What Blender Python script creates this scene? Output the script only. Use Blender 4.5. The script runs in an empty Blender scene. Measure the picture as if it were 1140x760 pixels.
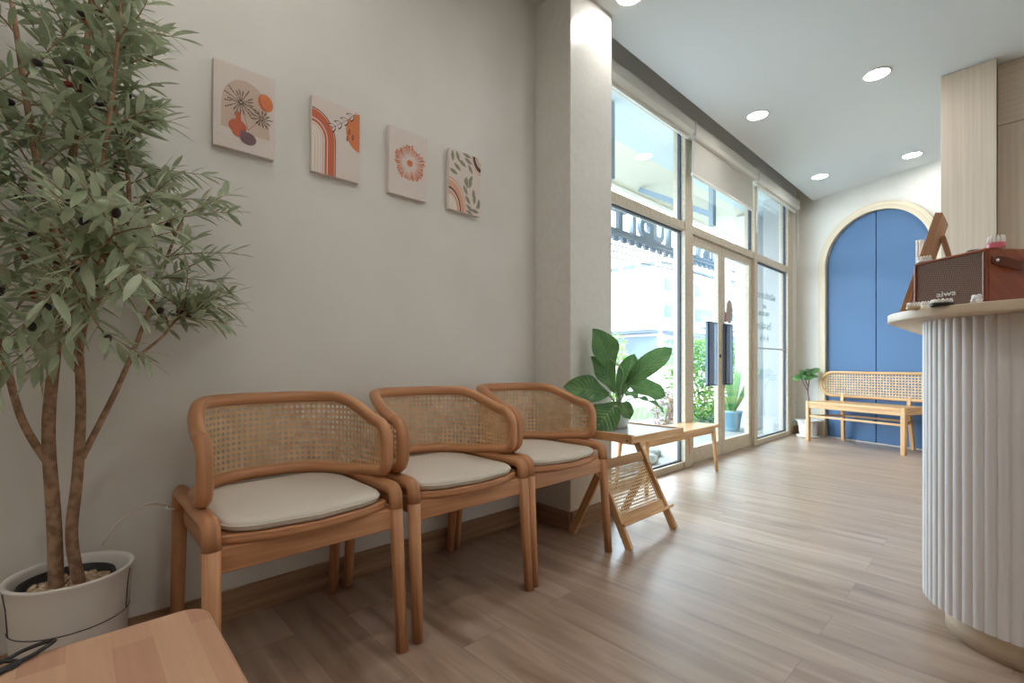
import bpy, bmesh, math, random
from mathutils import Vector, Matrix
PI = math.pi
SC = bpy.context.scene
COL = SC.collection

# ------------------------------------------------------------------ helpers
def lin(c):
    def f(v):
        v /= 255.0
        return v / 12.92 if v <= 0.04045 else ((v + 0.055) / 1.055) ** 2.4
    return (f(c[0]), f(c[1]), f(c[2]), 1.0)

class MB:
    """collects faces (with uv in metres, v along the grain) and links them as one mesh object"""
    def __init__(self):
        self.v = []; self.f = []; self.uv = []; self.m = []; self.s = []
    def face(self, pts, uvs=None, m=0, smooth=False):
        i = len(self.v)
        self.v += [tuple(p) for p in pts]
        self.f.append(tuple(range(i, i + len(pts))))
        self.uv.append(uvs or [(0, 0)] * len(pts)); self.m.append(m); self.s.append(smooth)
    def idx(self, ids, uvs, m=0, smooth=True):
        self.f.append(tuple(ids)); self.uv.append(uvs); self.m.append(m); self.s.append(smooth)
    def hexa(self, p, m=0, off=0.0):
        """p: 8 corners, bottom 4 ccw then top 4"""
        P = [Vector(q) for q in p]
        i = len(self.v); self.v += [tuple(q) for q in P]
        ex = [(P[1] - P[0]).length, (P[3] - P[0]).length, (P[4] - P[0]).length]
        k = max(range(3), key=lambda a: ex[a])
        for ids in ((3, 2, 1, 0), (4, 5, 6, 7), (0, 1, 5, 4), (1, 2, 6, 5), (2, 3, 7, 6), (3, 0, 4, 7)):
            par = ((0, 0, 0), (1, 0, 0), (1, 1, 0), (0, 1, 0), (0, 0, 1), (1, 0, 1), (1, 1, 1), (0, 1, 1))
            uv = []
            for a in ids:
                c = [par[a][t] * ex[t] for t in range(3)]
                o = [c[t] for t in range(3) if t != k]
                uv.append((o[0] + o[1] * 1.0 + off, c[k] + off * 1.7))
            self.f.append(tuple(i + a for a in ids)); self.uv.append(uv); self.m.append(m); self.s.append(False)
    def box(self, x0, x1, y0, y1, z0, z1, m=0, off=0.0):
        self.hexa([(x0, y0, z0), (x1, y0, z0), (x1, y1, z0), (x0, y1, z0),
                   (x0, y0, z1), (x1, y0, z1), (x1, y1, z1), (x0, y1, z1)], m, off)
    def bar(self, a, b, w, h, up=(0, 0, 1), m=0, off=0.0):
        """rectangular bar from a to b; w across, h along up"""
        a, b = Vector(a), Vector(b); d = (b - a).normalized(); u = Vector(up)
        s = d.cross(u).normalized(); u = s.cross(d).normalized()
        c = []
        for e in (a, b):
            c.append([e - s * w / 2 - u * h / 2, e + s * w / 2 - u * h / 2, e + s * w / 2 + u * h / 2, e - s * w / 2 + u * h / 2])
        A, B = c
        self.hexa([A[0], A[1], A[2], A[3], B[0], B[1], B[2], B[3]], m, off)
    def tube(self, path, r, seg=12, closed=False, cap=True, m=0, off=0.0, flat=1.0):
        P = [Vector(p) for p in path]; n = len(P)
        R = r if callable(r) else (lambda t: r)
        L = [0.0]
        for i in range(1, n): L.append(L[-1] + (P[i] - P[i - 1]).length)
        tot = L[-1] or 1.0
        def tan(i):
            if closed: return (P[(i + 1) % n] - P[i - 1]).normalized()
            a, b = P[max(0, i - 1)], P[min(n - 1, i + 1)]
            return (b - a).normalized()
        t0 = tan(0)
        nv = t0.orthogonal().normalized() if abs(t0.z) > 0.9 else Vector((0, 0, 1)).cross(t0).normalized()
        i0 = len(self.v); prev = t0
        frames = []
        for i in range(n):
            t = tan(i)
            nv = (prev.rotation_difference(t) @ nv); nv = (nv - t * nv.dot(t)).normalized(); prev = t
            frames.append((nv.copy(), t.cross(nv).normalized()))
        if closed:   # spread the twist that is left at the seam
            e = (tan(n - 1).rotation_difference(t0) @ frames[-1][0])
            tw = math.atan2(e.dot(frames[0][1]), e.dot(frames[0][0]))
            frames = [(Matrix.Rotation(-tw * i / n, 3, tan(i)) @ f[0], Matrix.Rotation(-tw * i / n, 3, tan(i)) @ f[1]) for i, f in enumerate(frames)]
        for i in range(n):
            rr = R(L[i] / tot); a, b = frames[i]
            for k in range(seg):
                an = 2 * PI * k / seg
                self.v.append(tuple(P[i] + a * (math.cos(an) * rr) + b * (math.sin(an) * rr * flat)))
        for i in range(n if closed else n - 1):
            j = (i + 1) % n
            l1 = L[j] if j else L[-1] + (P[0] - P[-1]).length
            for k in range(seg):
                q = (k + 1) % seg; rr = 0.02
                self.idx([i0 + i * seg + k, i0 + i * seg + q, i0 + j * seg + q, i0 + j * seg + k],
                         [(k / seg * 6.28 * rr + off, L[i] + off * 3), ((k + 1) / seg * 6.28 * rr + off, L[i] + off * 3),
                          ((k + 1) / seg * 6.28 * rr + off, l1 + off * 3), (k / seg * 6.28 * rr + off, l1 + off * 3)], m)
        if cap and not closed:
            self.idx([i0 + k for k in range(seg)][::-1], [(0, 0)] * seg, m, False)
            self.idx([i0 + (n - 1) * seg + k for k in range(seg)], [(0, 0)] * seg, m, False)
    def lathe(self, prof, c=(0, 0, 0), seg=40, m=0, sx=1.0, sy=1.0, wob=None):
        i0 = len(self.v); n = len(prof)
        for (r, z) in prof:
            for k in range(seg):
                a = 2 * PI * k / seg
                q = r * (1 + (wob(a, z) if wob else 0))
                self.v.append((c[0] + q * math.cos(a) * sx, c[1] + q * math.sin(a) * sy, c[2] + z))
        for i in range(n - 1):
            for k in range(seg):
                q = (k + 1) % seg
                self.idx([i0 + i * seg + k, i0 + i * seg + q, i0 + (i + 1) * seg + q, i0 + (i + 1) * seg + k],
                         [(k / seg, prof[i][1]), ((k + 1) / seg, prof[i][1]), ((k + 1) / seg, prof[i + 1][1]), (k / seg, prof[i + 1][1])], m)
        if prof[0][0] > 1e-6: self.idx([i0 + k for k in range(seg)][::-1], [(0, 0)] * seg, m, False)
        if prof[-1][0] > 1e-6: self.idx([i0 + (n - 1) * seg + k for k in range(seg)], [(0, 0)] * seg, m, False)
    def ball(self, c, rx, ry, rz, seg=10, rings=6, m=0):
        prof = [(math.sin(PI * i / rings), -math.cos(PI * i / rings)) for i in range(rings + 1)]
        i0 = len(self.v)
        self.lathe([(max(r, 1e-4), z) for r, z in prof], (0, 0, 0), seg, m)
        for i in range(i0, len(self.v)):
            x, y, z = self.v[i]
            self.v[i] = (c[0] + x * rx, c[1] + y * ry, c[2] + z * rz)
    def prism(self, poly, z0, z1, m=0, smooth_side=False, mtop=None):
        """poly (x,y) ccw, extruded from z0 to z1"""
        n = len(poly); i0 = len(self.v)
        self.v += [(x, y, z0) for x, y in poly] + [(x, y, z1) for x, y in poly]
        self.idx([i0 + k for k in range(n)][::-1], [(poly[k][0], poly[k][1]) for k in range(n)][::-1], m, False)
        self.idx([i0 + n + k for k in range(n)], [(p[0], p[1]) for p in poly], m if mtop is None else mtop, False)
        l = 0.0
        for k in range(n):
            q = (k + 1) % n; d = math.dist(poly[k], poly[q])
            self.idx([i0 + k, i0 + q, i0 + n + q, i0 + n + k], [(z0, l), (z0, l + d), (z1, l + d), (z1, l)], m, smooth_side); l += d
    def xf(self, M, start=0):
        for i in range(start, len(self.v)): self.v[i] = tuple(M @ Vector(self.v[i]))
        return self
    def build(self, name, mats, parent=None, bevel=0.0, seg=2, sub=0, solid=0.0):
        me = bpy.data.meshes.new(name)
        me.from_pydata(self.v, [], self.f)
        ul = me.uv_layers.new(name='UVMap')
        k = 0
        for fi, p in enumerate(me.polygons):
            p.material_index = self.m[fi]; p.use_smooth = self.s[fi]
            for q in self.uv[fi]:
                ul.data[k].uv = q; k += 1
        for mt in (mats if isinstance(mats, (list, tuple)) else [mats]): me.materials.append(mt)
        bm = bmesh.new(); bm.from_mesh(me); bmesh.ops.recalc_face_normals(bm, faces=bm.faces); bm.to_mesh(me); bm.free()
        me.update()
        o = bpy.data.objects.new(name, me); COL.objects.link(o)
        if parent is not None: o.parent = parent
        if bevel:
            b = o.modifiers.new('bevel', 'BEVEL'); b.width = bevel; b.segments = seg; b.limit_method = 'ANGLE'; b.angle_limit = math.radians(40)
        if solid:
            b = o.modifiers.new('solid', 'SOLIDIFY'); b.thickness = solid; b.offset = 0
        if sub:
            b = o.modifiers.new('sub', 'SUBSURF'); b.levels = sub; b.render_levels = sub
        return o

def tag(o, label, cat, group=None):
    o['label'] = label; o['category'] = cat
    if group: o['group'] = group
    return o
def struct(o): o['kind'] = 'structure'; return o
def thing(name, label, cat, loc=(0, 0, 0), rz=0.0, group=None):
    o = bpy.data.objects.new(name, None); COL.objects.link(o); o.empty_display_size = 0.1
    o.location = loc; o.rotation_euler = (0, 0, rz)
    return tag(o, label, cat, group)
def copy_tree(o, parent=None):
    c = o.copy(); COL.objects.link(c)
    if parent is not None: c.parent = parent
    for ch in [x for x in bpy.data.objects if x.parent == o]: copy_tree(ch, c)
    return c

# ------------------------------------------------------------------ materials
def mat(name, col=None, rough=0.5, spec=0.5, metal=0.0, coat=0.0):
    m = bpy.data.materials.new(name); m.use_nodes = True
    b = m.node_tree.nodes['Principled BSDF']
    if col is not None: b.inputs['Base Color'].default_value = lin(col)
    b.inputs['Roughness'].default_value = rough; b.inputs['Specular IOR Level'].default_value = spec
    b.inputs['Metallic'].default_value = metal; b.inputs['Coat Weight'].default_value = coat
    return m
def nodes(m): return m.node_tree.nodes, m.node_tree.links, m.node_tree.nodes['Principled BSDF']
def ramp(N, stops):
    r = N.new('ShaderNodeValToRGB')
    r.color_ramp.elements[0].position = stops[0][0]; r.color_ramp.elements[0].color = lin(stops[0][1])
    r.color_ramp.elements[1].position = stops[-1][0]; r.color_ramp.elements[1].color = lin(stops[-1][1])
    for p, c in stops[1:-1]:
        e = r.color_ramp.elements.new(p); e.color = lin(c)
    return r
def wood(name, light, dark, rough=0.45, su=38.0, sv=1.8, mid=None, spec=0.45, bump=0.03):
    m = mat(name, light, rough, spec); N, L, B = nodes(m)
    uv = N.new('ShaderNodeUVMap'); uv.uv_map = 'UVMap'
    mp = N.new('ShaderNodeMapping'); mp.inputs['Scale'].default_value = (su, sv, 1)
    nz = N.new('ShaderNodeTexNoise'); nz.inputs['Scale'].default_value = 1.0; nz.inputs['Detail'].default_value = 5; nz.inputs['Distortion'].default_value = 0.6
    L.new(uv.outputs[0], mp.inputs[0]); L.new(mp.outputs[0], nz.inputs['Vector'])
    oi = N.new('ShaderNodeObjectInfo')
    r = ramp(N, [(0.32, dark), (0.5, mid or tuple((a + b) / 2 for a, b in zip(light, dark))), (0.66, light)])
    L.new(nz.outputs[0], r.inputs[0]); L.new(r.outputs[0], B.inputs['Base Color'])
    bp = N.new('ShaderNodeBump'); bp.inputs['Strength'].default_value = bump; bp.inputs['Distance'].default_value = 0.01
    L.new(nz.outputs[0], bp.inputs['Height']); L.new(bp.outputs[0], B.inputs['Normal'])
    return m
def speckle(name, a, b, scale=60.0, rough=0.6, bump=0.0, lo=0.4, hi=0.6, spec=0.4, coord='Object'):
    m = mat(name, a, rough, spec); N, L, B = nodes(m)
    tc = N.new('ShaderNodeTexCoord'); nz = N.new('ShaderNodeTexNoise'); nz.inputs['Scale'].default_value = scale; nz.inputs['Detail'].default_value = 4
    L.new(tc.outputs[coord], nz.inputs['Vector'])
    r = ramp(N, [(lo, a), (hi, b)]); L.new(nz.outputs[0], r.inputs[0]); L.new(r.outputs[0], B.inputs['Base Color'])
    if bump:
        bp = N.new('ShaderNodeBump'); bp.inputs['Strength'].default_value = bump; bp.inputs['Distance'].default_value = 0.01
        L.new(nz.outputs[0], bp.inputs['Height']); L.new(bp.outputs[0], B.inputs['Normal'])
    return m
def emit(name, col, strength):
    m = bpy.data.materials.new(name); m.use_nodes = True; N, L = m.node_tree.nodes, m.node_tree.links
    N.clear(); e = N.new('ShaderNodeEmission'); e.inputs[0].default_value = lin(col); e.inputs[1].default_value = strength
    o = N.new('ShaderNodeOutputMaterial'); L.new(e.outputs[0], o.inputs[0]); return m
def glass(name, tint=(0.96, 0.985, 0.98), refl=1.0):
    m = bpy.data.materials.new(name); m.use_nodes = True; N, L = m.node_tree.nodes, m.node_tree.links
    N.clear(); t = N.new('ShaderNodeBsdfTransparent'); t.inputs[0].default_value = (*tint, 1)
    g = N.new('ShaderNodeBsdfGlossy'); g.inputs['Roughness'].default_value = 0.0
    lw = N.new('ShaderNodeLayerWeight'); lw.inputs[0].default_value = 0.5
    pw = N.new('ShaderNodeMath'); pw.operation = 'POWER'; pw.inputs[1].default_value = 5.0; L.new(lw.outputs['Facing'], pw.inputs[0])
    f = N.new('ShaderNodeMath'); f.operation = 'MULTIPLY_ADD'; f.inputs[1].default_value = 0.9; f.inputs[2].default_value = 0.035; L.new(pw.outputs[0], f.inputs[0])
    mx = N.new('ShaderNodeMixShader'); o = N.new('ShaderNodeOutputMaterial')
    mu = N.new('ShaderNodeMath'); mu.operation = 'MULTIPLY'; mu.inputs[1].default_value = refl
    L.new(f.outputs[0], mu.inputs[0]); L.new(mu.outputs[0], mx.inputs[0]); L.new(t.outputs[0], mx.inputs[1]); L.new(g.outputs[0], mx.inputs[2]); L.new(mx.outputs[0], o.inputs[0])
    return m
def leafmat(name, a, b, rough=0.4, scale=9.0, trans=0.25):
    m = speckle(name, a, b, scale, rough, 0.0, 0.35, 0.65)
    N, L, B = nodes(m)
    t = N.new('ShaderNodeBsdfTranslucent'); t.inputs[0].default_value = lin(b)
    mx = N.new('ShaderNodeMixShader'); mx.inputs[0].default_value = trans
    o = [n for n in N if n.type == 'OUTPUT_MATERIAL'][0]
    L.new(B.outputs[0], mx.inputs[1]); L.new(t.outputs[0], mx.inputs[2]); L.new(mx.outputs[0], o.inputs[0])
    return m

WALL = speckle('wall_paint', (217, 214, 207), (221, 218, 212), 3.0, 0.42, 0.02, spec=0.4)
WALLC = speckle('wall_paint_satin', (215, 213, 206), (219, 217, 211), 30.0, 0.26, 0.03, spec=0.5)
CEIL = mat('ceiling_paint', (216, 219, 220), 0.7, 0.2)
TEAK = wood('teak_wood', (203, 151, 109), (160, 109, 73), 0.42, mid=(186, 132, 91))
OAK = wood('pale_oak_wood', (218, 176, 128), (184, 138, 92), 0.42, mid=(204, 160, 112))
BASEW = wood('baseboard_wood', (182, 150, 120), (126, 96, 72), 0.5, su=26, sv=1.2, mid=(158, 126, 98))
ASHW = wood('ash_veneer', (212, 196, 178), (199, 182, 162), 0.55, su=60, sv=0.8, mid=(206, 190, 171))
TRIMW = wood('arch_trim_wood', (222, 208, 184), (204, 188, 162), 0.55, su=50, sv=1.0)
WALNUT = wood('walnut_wood', (158, 84, 48), (112, 52, 28), 0.35, su=30, sv=2.0)
CANE = speckle('cane_strands', (236, 204, 160), (214, 178, 132), 25.0, 0.5)
FABRIC = speckle('cushion_fabric', (214, 205, 192), (206, 197, 184), 500.0, 0.9, 0.08, spec=0.1)
FRAME = speckle('window_frame_paint', (200, 188, 168), (188, 175, 154), 40.0, 0.4)
SEAL = mat('dark_seal', (66, 72, 84), 0.6)
GLASS = glass('window_glass')
BLUE = mat('blue_door_paint', (74, 106, 144), 0.5, 0.35)
BLUED = mat('blue_gap', (34, 62, 104), 0.7)
WHITE = mat('counter_white', (225, 223, 224), 0.5, 0.4)
TOPW = wood('countertop_laminate', (222, 204, 180), (208, 188, 162), 0.4, su=30, sv=1.2)
CERAMIC = mat('planter_white', (226, 221, 214), 0.42, 0.4)
GREY = mat('groove_grey', (72, 72, 78), 0.6)
BLACKP = mat('black_plastic', (38, 36, 36), 0.5)
HANDLE = mat('handle_bluegrey', (104, 120, 142), 0.45, 0.5, 0.0)
HANDLEI = mat('handle_channel', (24, 27, 34), 0.6)
BLIND = speckle('blind_fabric', (200, 198, 190), (194, 192, 184), 300.0, 0.8)
CASS = mat('cassette_white', (216, 214, 206), 0.35, 0.5)
BARK = speckle('olive_bark', (174, 142, 114), (138, 108, 84), 40.0, 0.8, 0.4)
OLIVELEAF = leafmat('olive_leaf', (136, 154, 116), (196, 206, 178), 0.45, 14.0, 0.3)
OLIVE = mat('olive_black', (44, 30, 34), 0.3, 0.5)
OLIVER = mat('olive_red', (140, 46, 40), 0.3, 0.5)
PEB = speckle('pebbles', (226, 202, 170), (176, 148, 118), 60.0, 0.7)
FIDDLE = leafmat('broad_leaf', (74, 116, 70), (104, 146, 86), 0.32, 16.0, 0.22)
def veins(m):
    N, L, B = nodes(m); uv = N.new('ShaderNodeUVMap'); uv.uv_map = 'UVMap'; sp_ = N.new('ShaderNodeSeparateXYZ'); L.new(uv.outputs[0], sp_.inputs[0])
    def M(op, a, c=None, c2=None):
        n_ = N.new('ShaderNodeMath'); n_.operation = op
        for i_, q in enumerate((a, c, c2)):
            if q is None: continue
            if isinstance(q, (int, float)): n_.inputs[i_].default_value = q
            else: L.new(q, n_.inputs[i_])
        return n_.outputs[0]
    d = M('ABSOLUTE', M('SUBTRACT', sp_.outputs[0], 0.5))
    wv = M('SINE', M('MULTIPLY', M('SUBTRACT', sp_.outputs[1], M('MULTIPLY', d, 0.55)), 62.0))
    bp = N.new('ShaderNodeBump'); bp.inputs['Strength'].default_value = 0.35; bp.inputs['Distance'].default_value = 0.004
    L.new(wv, bp.inputs['Height']); L.new(bp.outputs[0], B.inputs['Normal'])
    ln = M('MAXIMUM', M('LESS_THAN', d, 0.022), M('MULTIPLY', M('GREATER_THAN', wv, 0.93), 0.35))
    old = B.inputs['Base Color'].links[0].from_socket
    mx = N.new('ShaderNodeMixRGB'); mx.inputs[2].default_value = lin((150, 178, 116)); L.new(M('MULTIPLY', ln, 0.4), mx.inputs[0]); L.new(old, mx.inputs[1]); L.new(mx.outputs[0], B.inputs['Base Color'])
veins(FIDDLE)
STEMG = mat('leaf_stalk', (142, 160, 118), 0.5)
MATW = mat('white_pot', (222, 221, 218), 0.4)
LEATHER = mat('brown_leather', (96, 48, 30), 0.45)
CHROME = mat('chrome', (210, 210, 212), 0.2, 0.5, 1.0)
TEETH = mat('teeth_white', (238, 234, 228), 0.3, 0.5)
GUM = mat('gum_pink', (226, 120, 138), 0.35)
LAMP = emit('downlight_diffuser', (255, 252, 247), 53.0)

# floor of long vinyl planks running across the room
def floor_mat():
    m = mat('vinyl_plank_floor', (150, 120, 96), 0.33, 0.9, 0.0, 0.35); N, L, B = nodes(m)
    tc = N.new('ShaderNodeTexCoord'); mp = N.new('ShaderNodeMapping'); L.new(tc.outputs['Object'], mp.inputs[0])
    br = N.new('ShaderNodeTexBrick'); br.offset = 0.37; br.inputs['Scale'].default_value = 1.0
    br.inputs['Brick Width'].default_value = 1.22; br.inputs['Row Height'].default_value = 0.185
    br.inputs['Mortar Size'].default_value = 0.0009; br.inputs['Mortar Smooth'].default_value = 0.2; br.inputs['Bias'].default_value = 0.0
    br.inputs['Color1'].default_value = (0, 0, 0, 1); br.inputs['Color2'].default_value = (1, 1, 1, 1); br.inputs['Mortar'].default_value = (0.5, 0.5, 0.5, 1)
    L.new(mp.outputs[0], br.inputs['Vector'])
    sep = N.new('ShaderNodeMapping'); sep.inputs['Scale'].default_value = (1.5, 13.0, 1)
    L.new(tc.outputs['Object'], sep.inputs[0])
    add = N.new('ShaderNodeVectorMath'); add.operation = 'MULTIPLY_ADD'; add.inputs[1].default_value = (37, 11, 5)
    L.new(br.outputs['Color'], add.inputs[0]); L.new(sep.outputs[0], add.inputs[2])
    nz = N.new('ShaderNodeTexNoise'); nz.inputs['Scale'].default_value = 1.0; nz.inputs['Detail'].default_value = 6; nz.inputs['Distortion'].default_value = 0.8
    L.new(add.outputs[0], nz.inputs['Vector'])
    r = ramp(N, [(0.27, (127, 102, 85)), (0.45, (156, 132, 113)), (0.56, (167, 144, 126)), (0.73, (181, 160, 143))])
    L.new(nz.outputs[0], r.inputs[0])
    fg = N.new('ShaderNodeMapping'); fg.inputs['Scale'].default_value = (4.0, 95.0, 1); L.new(tc.outputs['Object'], fg.inputs[0])
    nf = N.new('ShaderNodeTexNoise'); nf.inputs['Scale'].default_value = 1.0; nf.inputs['Detail'].default_value = 3; L.new(fg.outputs[0], nf.inputs['Vector'])
    ov = N.new('ShaderNodeMath'); ov.operation = 'MULTIPLY_ADD'; ov.inputs[1].default_value = 0.34; ov.inputs[2].default_value = -0.17; L.new(nf.outputs[0], ov.inputs[0])
    mb_ = N.new('ShaderNodeMath'); mb_.operation = 'MULTIPLY_ADD'; mb_.inputs[1].default_value = 0.12; L.new(br.outputs['Color'], mb_.inputs[0]); L.new(ov.outputs[0], mb_.inputs[2])
    hs = N.new('ShaderNodeHueSaturation'); ma = N.new('ShaderNodeMath'); ma.operation = 'ADD'; ma.inputs[1].default_value = 0.95
    L.new(mb_.outputs[0], ma.inputs[0]); L.new(ma.outputs[0], hs.inputs['Value']); L.new(r.outputs[0], hs.inputs['Color'])
    mx = N.new('ShaderNodeMixRGB'); mx.inputs[2].default_value = lin((70, 50, 38))
    sc = N.new('ShaderNodeMath'); sc.operation = 'MULTIPLY'; sc.inputs[1].default_value = 0.55
    L.new(br.outputs['Fac'], sc.inputs[0]); L.new(sc.outputs[0], mx.inputs[0]); L.new(hs.outputs[0], mx.inputs[1]); L.new(mx.outputs[0], B.inputs['Base Color'])
    rr = N.new('ShaderNodeMath'); rr.operation = 'MULTIPLY_ADD'; rr.inputs[1].default_value = 0.16; rr.inputs[2].default_value = 0.30
    L.new(nz.outputs[0], rr.inputs[0]); L.new(rr.outputs[0], B.inputs['Roughness'])
    bp = N.new('ShaderNodeBump'); bp.inputs['Strength'].default_value = 0.04; bp.inputs['Distance'].default_value = 0.01
    L.new(nz.outputs[0], bp.inputs['Height']); L.new(bp.outputs[0], B.inputs['Normal'])
    return m
FLOOR = floor_mat(); FLOOR.node_tree.nodes['Principled BSDF'].inputs['Coat Roughness'].default_value = 0.33
# edge-glued staves of the bench in front
def stave_mat():
    m = mat('glued_beech_staves', (200, 150, 112), 0.38, 0.45); N, L, B = nodes(m)
    tc = N.new('ShaderNodeTexCoord'); mp = N.new('ShaderNodeMapping'); mp.inputs['Rotation'].default_value = (0, 0, PI / 2 * 0)
    L.new(tc.outputs['Object'], mp.inputs[0])
    br = N.new('ShaderNodeTexBrick'); br.offset = 0.43; br.inputs['Scale'].default_value = 1.0
    br.inputs['Brick Width'].default_value = 0.33; br.inputs['Row Height'].default_value = 0.055; br.inputs['Mortar Size'].default_value = 0.0
    br.inputs['Color1'].default_value = (0, 0, 0, 1); br.inputs['Color2'].default_value = (1, 1, 1, 1)
    L.new(mp.outputs[0], br.inputs['Vector'])
    r = ramp(N, [(0.0, (184, 136, 112)), (0.35, (198, 156, 126)), (0.7, (206, 166, 136)), (1.0, (190, 144, 118))])
    L.new(br.outputs['Color'], r.inputs[0])
    m2 = N.new('ShaderNodeMapping'); m2.inputs['Scale'].default_value = (3, 60, 3); L.new(tc.outputs['Object'], m2.inputs[0])
    nz = N.new('ShaderNodeTexNoise'); nz.inputs['Scale'].default_value = 1.0; nz.inputs['Detail'].default_value = 4; L.new(m2.outputs[0], nz.inputs['Vector'])
    hs = N.new('ShaderNodeHueSaturation'); ma = N.new('ShaderNodeMath'); ma.operation = 'MULTIPLY_ADD'; ma.inputs[1].default_value = 0.3; ma.inputs[2].default_value = 0.85
    L.new(nz.outputs[0], ma.inputs[0]); L.new(ma.outputs[0], hs.inputs['Value']); L.new(r.outputs[0], hs.inputs['Color']); L.new(hs.outputs[0], B.inputs['Base Color'])
    return m
STAVE = stave_mat()

# ------------------------------------------------------------------ key sizes (metres)
WX = -1.944          # long wall on the chairs' side
WINX = -2.03         # window plane
CZ = 3.034           # ceiling
CEX = -1.775         # edge of the ceiling at the blind pocket
FA = math.radians(-20.5)   # the end wall stands askew
FO = Vector((-1.623, 6.954, 0.0))
FD = Vector((math.cos(FA), math.sin(FA), 0)); FN = Vector((math.sin(FA), -math.cos(FA), 0))
def fw(s, n, z): return FO + FD * s + FN * n + Vector((0, 0, z))
FM = Matrix(((FD.x, -FN.x, 0, FO.x), (FD.y, -FN.y, 0, FO.y), (0, 0, 1, 0), (0, 0, 0, 1)))   # local x along the end wall, local -y into the room

# ------------------------------------------------------------------ room
b = MB(); b.box(-2.10, 3.2, -2.2, 8.2, -0.06, 0.0); struct(b.build('floor', FLOOR))
b = MB(); b.box(CEX, 3.2, -2.2, 8.2, CZ, CZ + 0.5); b.box(WX - 0.2, CEX + 0.001, -2.2, 2.2, CZ, CZ + 0.5)
b.box(-2.25, CEX, 2.2, 8.2, CZ + 0.25, CZ + 0.5)
struct(b.build('ceiling', CEIL))
b = MB(); b.box(WX - 0.18, WX, -2.2, 2.02, 0, CZ + 0.02); struct(b.build('wall_left', WALL))
b = MB(); b.box(-2.15, -1.672, 2.01, 2.40, 0, CZ + 0.002); struct(b.build('wall_column', WALLC, bevel=0.004))
b = MB()                                  # wall over and beyond the window
b.box(-2.15, -1.985, 2.40, 7.3, 3.06, CZ + 0.42); b.box(-2.15, -1.985, 6.93, 7.3, 0, 3.06)
struct(b.build('wall_window', WALL))
b = MB(); b.box(3.2, 3.3, -2.3, 8.2, 0, CZ); struct(b.build('wall_right', WALL))
b = MB(); b.box(-2.1, 3.3, -2.3, -2.2, 0, CZ); struct(b.build('wall_back', WALL))
# end wall, with the arch cut out of it
SC0, RZ, RI, RO = 0.569, 2.128, 0.557, 0.645
b = MB()
arc = [(SC0 - RI * math.cos(t), RZ + RI * math.sin(t)) for t in [PI * k / 40 for k in range(41)]]
for y in (0.0, 0.10):
    pts = [(-0.55, y, 0), (SC0 - RI, y, 0)]
    for k in range(20): b.face([(arc[k][0], y, arc[k][1]), (arc[k + 1][0], y, arc[k + 1][1]), (-0.55 + (arc[k + 1][0] + 0.55) * 0 if False else arc[k + 1][0], y, CZ + 0.42), (arc[k][0], y, CZ + 0.42)])
    for k in range(20, 40): b.face([(arc[k][0], y, arc[k][1]), (arc[k + 1][0], y, arc[k + 1][1]), (arc[k + 1][0], y, CZ + 0.42), (arc[k][0], y, CZ + 0.42)])
    b.face([(-0.55, y, 0), (SC0 - RI, y, 0), (SC0 - RI, y, CZ + 0.42), (-0.55, y, CZ + 0.42)])
    b.face([(SC0 + RI, y, 0), (4.9, y, 0), (4.9, y, CZ + 0.42), (SC0 + RI, y, CZ + 0.42)])
full = [(SC0 - RI, 0)] + arc + [(SC0 + RI, 0)]
for k in range(len(full) - 1):
    b.face([(full[k][0], 0, full[k][1]), (full[k][0], 0.1, full[k][1]), (full[k + 1][0], 0.1, full[k + 1][1]), (full[k + 1][0], 0, full[k + 1][1])])
struct(b.xf(FM).build('wall_far', WALL))
b = MB()                                   # wooden trim round the arch
fo = [(SC0 - RO, 0)] + [(SC0 - RO * math.cos(PI * k / 40), RZ + RO * math.sin(PI * k / 40)) for k in range(41)] + [(SC0 + RO, 0)]
l = 0
for k in range(len(full) - 1):
    d = math.dist(fo[k], fo[k + 1]); u0, u1 = l, l + d; l += d
    y0, y1 = -0.03, -0.001
    A, Bq, C, D = fo[k], fo[k + 1], full[k + 1], full[k]
    for q, w in (([(A[0], y0, A[1]), (Bq[0], y0, Bq[1]), (C[0], y0, C[1]), (D[0], y0, D[1])], 0.088),
                 ([(A[0], y1, A[1]), (Bq[0], y1, Bq[1]), (Bq[0], y0, Bq[1]), (A[0], y0, A[1])], 0.03),
                 ([(D[0], y0, D[1]), (C[0], y0, C[1]), (C[0], 0.06, C[1]), (D[0], 0.06, D[1])], 0.06)):
        b.face(q, [(0, u0), (0, u1), (w, u1), (w, u0)])
struct(b.xf(FM).build('trim_1', TRIMW))
# blue double door in the arch
def half(sgn):
    g = 0.0045
    pts = [(SC0 + sgn * g, 0.012)]
    R = RI - 0.004
    a = [(SC0 + sgn * R * math.sin(t), RZ + R * math.cos(t)) for t in [PI / 2 * k / 20 for k in range(21)]]
    a[0] = (SC0 + sgn * g, RZ + R)
    pts += a + [(SC0 + sgn * R, 0.012)]
    return pts if sgn < 0 else pts[::-1]
dr = bpy.data.objects.new('door_2', None); COL.objects.link(dr); struct(dr)
for sgn in (-1, 1):
    p = half(sgn); m_ = MB(); m_.prism(p, 0.0, 0.035)
    m_.xf(Matrix(((1, 0, 0, 0), (0, 0, 1, 0.02), (0, 1, 0, 0), (0, 0, 0, 1)))).xf(FM)
    m_.build('door_leaf', BLUE, dr, bevel=0.002)
m_ = MB(); m_.box(SC0 - RI, SC0 + RI, 0.058, 0.075, 0, RZ + RI + 0.02); m_.xf(FM).build('door_backing', BLUED, dr)
m_ = MB(); m_.box(SC0 - RI, SC0 + RI, 0.005, 0.05, 0.0005, 0.010); m_.xf(FM).build('gap_light_strip', mat('gap_light_pale', (214, 206, 196), 0.4), dr)  # pale strip painted in for the light leaking under the door leaves
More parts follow.
